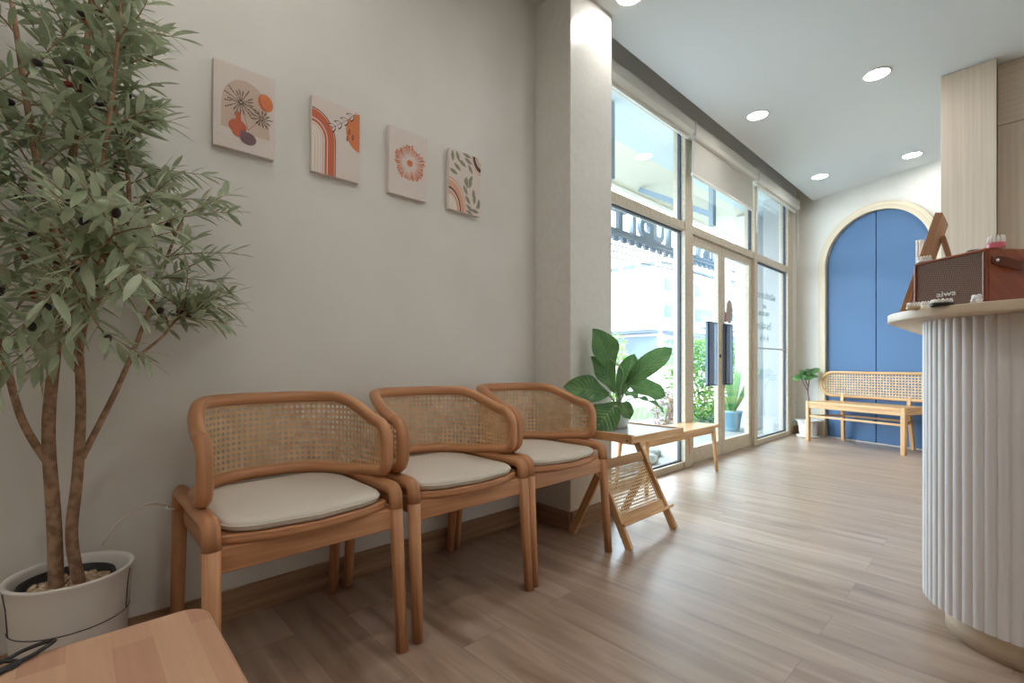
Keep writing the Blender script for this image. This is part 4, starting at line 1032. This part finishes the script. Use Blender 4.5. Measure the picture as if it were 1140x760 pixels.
m_ = MB(); m_.tube(catmull([(0.004, 0.035, 0.135), (0.010, 0.06, 0.130), (0.016, 0.10, 0.115), (0.010, 0.14, 0.130), (0.004, 0.165, 0.135)], 8), 0.0025, 8)
P = catmull([(0.003, 0.032, 0.140), (0.012, 0.06, 0.132), (0.022, 0.10, 0.118), (0.012, 0.14, 0.132), (0.003, 0.168, 0.140)], 8)
m_ = MB(); hw = 0.014
for q in range(len(P) - 1):
    a_, c = P[q], P[q + 1]
    m_.hexa([(a_.x - .0015, a_.y, a_.z - hw), (c.x - .0015, c.y, c.z - hw), (c.x + .0015, c.y, c.z - hw), (a_.x + .0015, a_.y, a_.z - hw), (a_.x - .0015, a_.y, a_.z + hw), (c.x - .0015, c.y, c.z + hw), (c.x + .0015, c.y, c.z + hw), (a_.x + .0015, a_.y, a_.z + hw)])
m_.lathe([(0.001, 0.0), (0.0139, 0.0), (0.0139, 0.003), (0.001, 0.003)], seg=20); k0 = len(m_.v) - 80
m_.xf(Matrix.Translation((0.0015, 0.032, 0.140)) @ Matrix.Rotation(PI / 2, 4, 'Y'), k0)
m_.build('strap', LEATHER, rd)
for y in (0.034, 0.166):
    m_ = MB(); m_.lathe([(0.001, 0.009), (0.004, 0.008), (0.006, 0.005), (0.006, 0.0)], seg=16); m_.xf(Matrix.Translation((0.003, y, 0.139)) @ Matrix.Rotation(PI / 2, 4, 'Y')); m_.build('strap_stud', CHROME, rd)
m_ = MB(); m_.lathe([(0.016, 0), (0.018, 0.002), (0.018, 0.011), (0.015, 0.014)], (-0.085, 0.06, RH), 24); m_.build('knob', BLACKP, rd)

# little dental models and other bits on the counter
def jaw(name, label, loc, rz, w, dark, gum=True, n=8, s=1.0):
    t = thing(name, label, 'dental model', loc, rz)
    m_ = MB(); m_.prism([(w / 2 * math.cos(a_), w * 0.55 * math.sin(a_)) for a_ in [PI + PI * k / 20 for k in range(21)]], 0, 0.010 * s, 0, True); m_.build('base', dark, t, bevel=0.002)
    m_ = MB()
    for k in range(n):
        a_ = PI + PI * (k + 0.5) / n; r = w / 2 * 0.82
        m_.ball((r * math.cos(a_), r * 1.05 * math.sin(a_), 0.0145 * s), w * 0.085, w * 0.085, 0.0085 * s, 10, 6)
    m_.build('teeth', TEETH, t); return t
TANR = mat('tan_resin', (206, 186, 150), 0.4)
jaw('dental_model', 'tiny dental cast with tan base at the tip of the countertop', (-0.222, 2.035, 1.1005), -0.7, 0.044, TANR, s=1.0)
jaw('dental_model', 'tiny white dental cast next to the tan one near countertop tip', (-0.190, 2.05, 1.1005), -0.9, 0.040, TEETH, s=1.1)
jaw('dental_model', 'dental cast with white teeth on black base in front of radio', (-0.150, 1.985, 1.1005), -0.5, 0.062, BLACKP, s=0.95)
jaw('dental_model', 'row of white teeth lying on the far end of the radio', (-0.212, 2.215, 1.2790), -0.7, 0.050, TEETH, s=1.0)
jaw('dental_model', 'pink-gummed dental cast on top of the radio', (-0.035, 2.10, 1.2790), -0.4, 0.046, GUM, s=1.7)
tf = thing('tooth_figurine', 'small shiny white tooth figure on the countertop edge by the radio', 'figurine', (-0.075, 1.965, 1.1005), -0.6)
m_ = MB(); m_.ball((0, 0, 0.021), 0.015, 0.012, 0.013, 14, 10); m_.ball((-0.007, 0, 0.030), 0.0075, 0.008, 0.0075, 10, 8); m_.ball((0.008, 0, 0.030), 0.0075, 0.008, 0.0075, 10, 8)
for sx in (-1, 1):
    for sy in (-1, 1): m_.tube([(sx * 0.009, sy * 0.006, 0.0), (sx * 0.008, sy * 0.005, 0.016)], lambda t: 0.003 + 0.003 * t, 8)
m_.xf(Matrix.Diagonal((0.85, 0.85, 0.72, 1))); m_.build('tooth_body', mat('pearl_white', (236, 234, 240), 0.15, 0.6), tf)
# leaning wooden board with its strut, seen from behind
bs = thing('wooden_display_stand', 'tilted wooden display board on a strut behind the radio', 'stand', (-0.236, 2.375, 1.1005))
lean = Vector((0.102, 0, 0.355))
up = lean.normalized()
m_ = MB(); m_.bar((-0.048, 0, 0.008), Vector((-0.048, 0, 0.008)) + lean, 0.022, 0.21, up=(0, 1, 0)); m_.build('board', wood('brown_board', (206, 164, 126), (172, 128, 92), 0.5), bs, bevel=0.002)
m_ = MB(); m_.bar((0.052, 0.06, 0.305), (0.118, 0.06, 0.004), 0.016, 0.055, up=(0, 1, 0)); m_.build('strut', bpy.data.materials['brown_board'], bs, bevel=0.002)
# slim clear tube behind the radio and a bundle of white straws
gt = thing('clear_tube', 'slim clear upright tube standing behind the radio', 'tube', (-0.03, 2.33, 1.1005))
m_ = MB(); m_.lathe([(0.0055, 0), (0.0055, 0.262), (0.0045, 0.262), (0.0045, 0.004)], seg=16); m_.build('tube_wall', glass('clear_plastic', (0.86, 0.87, 0.87)), gt)
m_ = MB(); m_.lathe([(0.024, 0), (0.026, 0.004), (0.024, 0.008), (0.0065, 0.010)], seg=24); m_.build('tube_base', TEETH, gt)
wsb = thing('cup_of_brushes', 'white cup holding slim white sticks behind the display board', 'cup', (-0.262, 2.53, 1.1005))
m_ = MB(); m_.lathe([(0.018, 0), (0.021, 0.002), (0.024, 0.105), (0.022, 0.105), (0.019, 0.006)], seg=28); m_.build('cup', MATW, wsb)
for k in range(5):
    a_ = 2 * PI * k / 5; m_ = MB(); m_.tube([(0.008 * math.cos(a_), 0.008 * math.sin(a_), 0.008), (0.009 * math.cos(a_), 0.009 * math.sin(a_), 0.325)], 0.0045, 8); m_.build('stick', TEETH, wsb)

# ------------------------------------------------------------------ outside
CONC = speckle('pale_concrete', (156, 158, 158), (142, 144, 144), 6.0, 0.85)
b = MB(); b.box(-40, -2.08, -20, 60, -0.12, -0.05); struct(b.build('ground', CONC))
SOF = mat('soffit_cream', (226, 220, 202), 0.7); SOFB = mat('soffit_reflected_blue', (206, 218, 224), 0.6)
b = MB(); b.box(-2.72, -2.15, 2.0, 9.5, 3.16, 3.42); struct(b.build('reflection_band', SOFB))  # solid band whose pale blue imitates a reflection in the window glass
b = MB(); b.box(-3.42, -2.72, 1.0, 10.5, 3.2, 3.32); b.box(-3.5, -3.42, 1.0, 10.5, 3.17, 3.36); struct(b.build('roof_canopy', SOF))
# facade blocks either side of the window keep daylight out as the street wall would
b = MB(); b.box(-2.35, -2.15, 6.93, 9.5, -0.05, 3.5); struct(b.build('wall_outside', mat('outside_grey', (170, 174, 178), 0.7)))
BRK = mat('bracket_bluegrey', (128, 146, 160), 0.5, 0.5, 0.3)
for k, (y, lab) in enumerate(((3.35, 'steel canopy strut above the fixed window pane'), (5.35, 'steel canopy strut above the glass door'))):
    m_ = MB(); m_.bar((-2.35, y, 2.62), (-3.3, y, 3.17), 0.04, 0.06); m_.box(-2.38, -2.33, y - 0.04, y + 0.04, 2.5, 3.155)
    tag(m_.build('canopy_strut', BRK), lab, 'strut', 'canopy struts')
# shop sign seen from behind: block letters on a rail
SG = mat('sign_bluegrey', (144, 158, 174), 0.6); SG2 = mat('sign_dark', (108, 121, 136), 0.6)
sg = thing('shop_sign', 'back of a grey block-letter shop sign on a rail outside', 'sign', (-3.62, 5.0, 2.66))
m_ = MB(); m_.box(-0.03, 0.03, -1.2, 3.4, 0.02, 0.06); m_.box(-0.05, 0.05, -1.2, 3.4, -0.04, 0.0)
for k in range(24): m_.box(-0.02, 0.02, -1.1 + k * 0.19, -1.0 + k * 0.19, -0.10, -0.04)
m_.build('rail', SG2, sg)
R = random.Random(3); y = -1.1
for k, s in enumerate('IUIITIDUIUIITI'):
    o = text_mesh('letter', 'IUIITIDU'[k % 8], 0.40, depth=0.03, bold=0.022)
    o.data.transform(Matrix(((1.15, 0, 0, 0), (0, 1, 0, 0), (0, 0, 1, 0), (0, 0, 0, 1)))); o.data.transform(Matrix(((0, 0, -1, 0), (-1, 0, 0, y + 0.15), (0, 1, 0, 0.20), (0, 0, 0, 1))))
    o.data.materials.clear(); o.data.materials.append(SG if k % 2 else SG2); o.parent = sg
    y += 0.33
# building over the road
BW_ = mat('facade_white', (206, 204, 200), 0.8); BG_ = mat('facade_grey', (82, 90, 100), 0.8); BBL = mat('window_blue', (40, 96, 140), 0.3); AWN = mat('awning_grey', (70, 80, 98), 0.7); REDM = mat('sign_red', (170, 30, 26), 0.6)
bl = thing('apartment_building', 'white corner apartment building with balconies across the street', 'building', (-14, 24.9, -0.05))
m_ = MB(); m_.box(-12, 0, 0, 16, 0, 6.6); m_.build('wall', BW_, bl)
m_ = MB(); m_.box(-12, 0.05, -0.05, 16, 6.6, 6.72)
m_.build('cornice', BW_, bl)
m_ = MB()
for k in range(9): m_.box(-11.3 + k * 1.25, -10.45 + k * 1.25, -0.02, 0.2, 6.73, 7.0)
for k in range(12): m_.box(-0.2, 0.02, 0.5 + k * 1.3, 1.45 + k * 1.3, 6.73, 7.0)
m_.build('parapet_blocks', BG_, bl)
for kz, z in enumerate((3.4, 5.0)):
    for ky in range(4):
        y = 0.4 + ky * 3.9
        m_ = MB(); m_.box(0.0, 0.02, y, y + 2.6, z, z + 1.15); o = m_.build('balcony', mat('recess_%d%d' % (kz, ky), (112, 118, 128), 0.8), bl)
        m_ = MB(); m_.box(0.02, 0.04, y + 0.1, y + 0.7, z + 0.35, z + 1.0); m_.build('window', BBL, o)
        m_ = MB()
        for q in range(9): m_.box(0.6, 0.63, y + 0.05 + q * 0.3, y + 0.09 + q * 0.3, z, z + 0.5)
        m_.box(0.02, 0.66, y, y + 2.6, z - 0.1, z); m_.box(0.58, 0.65, y, y + 2.6, z + 0.48, z + 0.53); m_.build('railing', BW_, o)
m_ = MB(); m_.box(-6.2, -6.1 + 0.6, -0.03, 0.0, 3.6, 4.4); m_.build('window', BG_, bl)
m_ = MB(); m_.hexa([(0.0, 0.2, 2.75), (1.3, 0.2, 2.5), (1.3, 14, 2.5), (0.0, 14, 2.75), (0.0, 0.2, 2.95), (1.3, 0.2, 2.62), (1.3, 14, 2.62), (0.0, 14, 2.95)]); m_.build('awning', AWN, bl)
m_ = MB(); m_.box(-4.2, -0.1, -0.9, -0.02, 2.75, 2.95); m_.build('awning', AWN, bl)
m_ = MB(); m_.box(-3.9, -0.2, -0.03, 0.0, 0.9, 2.6); m_.box(0.0, 0.03, 0.4, 13, 0.9, 2.4); m_.build('shopfront', mat('shopfront_glass', (92, 108, 124), 0.3), bl)
m_ = MB(); m_.lathe([(0.35, 0), (0.35, 0.06), (0.25, 0.06), (0.25, 0.02)], seg=28); m_.lathe([(0.001, 0.055), (0.1, 0.055)], seg=20); m_.xf(Matrix.Translation((-2.9, -1.2, 2.0)) @ Matrix.Rotation(PI / 2, 4, 'X')); m_.box(-2.93, -2.87, -1.19, -1.14, 0, 1.7); m_.build('round_sign', REDM, bl)
bl2 = thing('apartment_building', 'white building with red balcony panels further down the street', 'building', (-14, 43, -0.05))
m_ = MB(); m_.box(-12, 0, 0, 14, 0, 9.5); m_.build('wall', BW_, bl2)
for ky in range(3):
    y = 0.6 + ky * 4
    m_ = MB(); m_.box(0, 0.03, y, y + 3, 6.3, 8.2); m_.build('window', BBL, bl2)
    m_ = MB(); m_.box(0, 0.5, y, y + 3, 4.5, 5.9); m_.build('balcony', mat('panel_red%d' % ky, (190, 90, 70), 0.7), bl2)
    m_ = MB(); m_.box(0, 0.03, y, y + 3, 1.2, 3.8); m_.build('window', AWN, bl2)
# pole and cables
up_ = thing('utility_pole', 'pale concrete utility pole behind the glass door', 'pole', (-8, 19.4, -0.05))
m_ = MB(); m_.tube([(0, 0, 0), (0, 0, 7.2)], lambda t: 0.26 - 0.10 * t, 16); m_.build('mast', CONC, up_)
m_ = MB(); m_.box(-0.08, 0.08, -1.0, 1.0, 5.3, 5.45); m_.box(-0.08, 0.08, -1.0, 1.0, 6.3, 6.42); m_.build('crossarm', BG_, up_)
WIRE = mat('wire_dark', (40, 46, 58), 0.7)
def cable(z0, z1, sag, r, lab, x=-8.2):
    pts = [(x, -6 + 50 * k / 40, z0 + (z1 - z0) * k / 40 - sag * (1 - ((k % 20) / 10 - 1) ** 2)) for k in range(41)]
    m_ = MB(); m_.tube(pts, r, 6); tag(m_.build('overhead_cable', WIRE), lab, 'cable', 'overhead cables along the street')
for k, (z0, z1) in enumerate(((4.85, 5.35), (4.72, 5.2), (4.6, 5.02), (4.47, 4.86))):
    cable(z0, z1, 0.22 + 0.03 * k, 0.024 if k else 0.04, ('thick top overhead cable across the street', 'thin overhead cable, second from the top', 'thin overhead cable, third from the top', 'lowest overhead cable across the street')[k], -8.55 - 0.12 * k)
cc = MB()
for k in range(9):
    cc.tube([(-7.7 + 0.02 * k, 17.0 + 0.22 * (k % 4) + 0.26 * math.cos(a_), 4.85 + 0.04 * (k % 3) + (0.22 + 0.02 * k) * math.sin(a_)) for a_ in [2 * PI * q / 20 for q in range(20)]], 0.022, 6, closed=True)
cc.tube([(-7.7, 15.8, 5.2), (-7.7, 17, 5.15), (-7.7, 18.6, 5.1)], 0.05, 8)
tag(cc.build('cable_coil', WIRE), 'dark bundle of coiled cable hanging from the overhead wires', 'cable')

# plants outside
HL = [leafmat('hedge_leaf_a', (58, 104, 46), (112, 160, 74), 0.4, 5, 0.3), leafmat('hedge_leaf_b', (92, 140, 60), (158, 192, 104), 0.4, 5, 0.3)]
PURP = leafmat('shrub_leaf', (142, 122, 128), (182, 170, 160), 0.5, 5, 0.2)
def bush(name, label, cat, c, size, n, mats, leaf=0.05, seed=1, boxy=False, stem=True):
    Rr = random.Random(seed); t = thing(name, label, cat, c); m_ = MB()
    for k in range(n):
        while True:
            x, y, z = Rr.uniform(-1, 1), Rr.uniform(-1, 1), Rr.uniform(-1, 1); q = max(abs(x), abs(y), abs(z)) if boxy else math.sqrt(x * x + y * y + z * z)
            if 0.55 < q < 1: break
        p = Vector((x * size[0], y * size[1], size[2] * (1 + z))); a_ = Rr.uniform(0, 6.28)
        i = len(m_.f); blade(m_, p, Vector((math.cos(a_), math.sin(a_), Rr.uniform(-.6, .8))), Vector((Rr.uniform(-1, 1), Rr.uniform(-1, 1), 1)), leaf * Rr.uniform(.7, 1.3), leaf * 0.55, 0.2, 3)
        if len(mats) > 1 and Rr.random() < 0.5:
            for q in range(i, len(m_.f)): m_.m[q] = 1
    m_.build('foliage', mats, t)
    m_ = MB()
    for k in range(10):
        a_ = Rr.uniform(0, 6.28); m_.tube([(0.35 * size[0] * math.cos(a_), 0.5 * size[1] * math.sin(a_), 0), (0.7 * size[0] * math.cos(a_ + .5), 0.8 * size[1] * math.sin(a_ + .5), size[2] * 1.6)], 0.012, 6)
    m_.build('stems', BARK, t)
    return t
bush('hedge', 'green clipped hedge standing outside the glass door', 'hedge', (-3.62, 8.5, -0.05), (0.32, 1.5, 0.69), 4600, HL, 0.085, 2, True)
bush('shrub', 'mauve-brown low shrub outside at the edge of the lawn', 'shrub', (-3.45, 6.3, -0.05), (0.22, 0.24, 0.30), 420, [PURP], 0.07, 3)
bush('street_tree', 'light green tree crown at the window edge next to the column', 'tree', (-6.2, 8.85, 0.0), (0.42, 0.42, 0.86), 900, HL[::-1], 0.10, 4)
Rr = random.Random(8); m_ = MB()
for k in range(2600):
    p = Vector((Rr.uniform(-5.7, -4.3), Rr.uniform(5.9, 9.5), -0.05)); a_ = Rr.uniform(0, 6.28)
    blade(m_, p, Vector((math.cos(a_) * .4, math.sin(a_) * .4, 1)), Vector((1, 0, 0)), Rr.uniform(0.08, 0.16), 0.016, 0.2, 2)
o = m_.build('grass', leafmat('lawn_blade', (110, 160, 90), (168, 200, 140), 0.5, 5, 0.3)); o['kind'] = 'stuff'; tag(o, 'short green grass strip outside beyond the pavement', 'grass')
# palm-like plant in blue pot
pp = thing('outdoor_potted_plant', 'long-leaved plant in a pale blue pot outside the glass door', 'plant', (-2.78, 6.98, -0.05))
m_ = MB(); m_.lathe([(0.085, 0), (0.09, 0.004), (0.125, 0.26), (0.135, 0.265), (0.135, 0.295), (0.12, 0.295), (0.115, 0.25)], seg=36); m_.build('pot', mat('pot_blue', (126, 164, 182), 0.5), pp)
m_ = MB(); m_.lathe([(0.001, 0.255), (0.116, 0.255)], seg=20); m_.build('soil', bpy.data.materials['soil'], pp)
m_ = MB(); Rr = random.Random(9)
for k in range(15):
    a_ = 2 * PI * k / 15 * 2.4; blade(m_, Vector((0.02 * math.cos(a_), 0.02 * math.sin(a_), 0.25)), Vector((math.cos(a_) * Rr.uniform(.2, .55), math.sin(a_) * Rr.uniform(.2, .55), 1)), Vector((math.cos(a_), math.sin(a_), 0.2)), Rr.uniform(0.6, 1.1), 0.075, 0.25, 8)
m_.build('leaves', leafmat('strap_leaf', (84, 140, 80), (130, 176, 112), 0.4, 4, 0.25), pp)
# stones by the window
STN = speckle('stone_grey', (168, 172, 170), (118, 126, 124), 14, 0.85, 0.3)
for k, (x, y, rx, ry, rz, lab) in enumerate(((-2.50, 4.05, .16, .2, .07, 'broad flat grey stone outside the fixed pane'), (-2.42, 3.72, .12, .12, .06, 'rounded grey stone lying nearer the column'), (-2.62, 4.45, .10, .16, .05, 'low grey stone closer to the glass door'), (-2.5, 3.42, .10, .12, .10, 'upright little stone behind the side table legs'))):
    m_ = MB(); m_.ball((0, 0, 0), rx, ry, rz, 14, 8); Rr = random.Random(k)
    m_.v = [(a_ * (1 + 0.12 * math.sin(9 * c + k)), c * (1 + 0.1 * math.sin(11 * a_)), e) for a_, c, e in m_.v]
    o = m_.build('stone', STN); o.location = (x, y, -0.05 + rz * 0.6); tag(o, lab, 'stone', 'grey stones outside the window')
# white pillar outside the fixed pane, grey one beside
b = MB(); b.box(-2.92, -2.62, 7.42, 8.2, -0.05, 3.16); struct(b.build('pillar', mat('pillar_white', (240, 242, 244), 0.6), bevel=0.005))
b = MB(); b.box(-2.92, -2.6, 8.21, 9.2, -0.05, 3.16); struct(b.build('pillar_grey', mat('pillar_grey_paint', (150, 158, 166), 0.6)))
# round hanging signs just outside the door
for y, z, r, x, colr, lab in ((5.12, 1.425, 0.055, -2.115, (186, 116, 86), 'small round coral-brown plaque hanging on the glass door'), (5.62, 1.53, 0.085, -2.28, (178, 146, 112), 'oval tan wooden plaque hanging outside the glass door')):
    t = thing('hanging_plaque', lab, 'plaque', (x, y, z))
    m_ = MB(); m_.lathe([(0.001, 0), (r, 0), (r, 0.012), (0.001, 0.012)], seg=32, sx=1.0 if r < 0.07 else 1.6, sy=1.0 if r > 0.07 else 1.0); m_.xf(Matrix.Rotation(PI / 2, 4, 'Y')); m_.build('disc', wood('plaque_%d' % int(r * 1000), colr, tuple(c - 22 for c in colr)), t)
    m_ = MB(); m_.tube([(0.006, -0.02, r), (0.006, 0, r + 0.4), (0.006, 0.02, r)], 0.002, 6); m_.build('string', WIRE, t)

# ------------------------------------------------------------------ light
w = bpy.data.worlds.new('World'); SC.world = w; w.use_nodes = True
bg = w.node_tree.nodes['Background']; bg.inputs[0].default_value = (0.74, 0.88, 1.0, 1); bg.inputs[1].default_value = 8.5
sun = bpy.data.lights.new('sun', 'SUN'); sun.energy = 5.0; sun.angle = math.radians(1.0); sun.color = (1.0, 0.96, 0.9)
so = bpy.data.objects.new('sun', sun); COL.objects.link(so)
so.rotation_euler = Vector((-0.55, 0.45, -0.95)).to_track_quat('-Z', 'Y').to_euler()

# ------------------------------------------------------------------ camera
cam = bpy.data.cameras.new('camera'); co = bpy.data.objects.new('camera', cam); COL.objects.link(co)
co.location = (0, 0, 0.92); co.rotation_euler = (PI / 2, 0, math.atan((1128 - 570) / 523.0))
cam.sensor_width = 36.0; cam.lens = 36.0 * 523.0 / 1140.0; cam.shift_y = 25.0 / 1140.0; cam.clip_start = 0.02; cam.clip_end = 300
SC.camera = co
SC.view_settings.view_transform = 'Standard'; SC.view_settings.look = 'None'; SC.view_settings.gamma = 1.0; SC.view_settings.use_curve_mapping = False
SC.view_settings.exposure = 0.45
SC.cycles.use_denoising = True; SC.cycles.max_bounces = 10; SC.cycles.diffuse_bounces = 6; SC.cycles.transparent_max_bounces = 24; SC.cycles.sample_clamp_indirect = 8.0
SC.cycles.caustics_reflective = False; SC.cycles.caustics_refractive = False
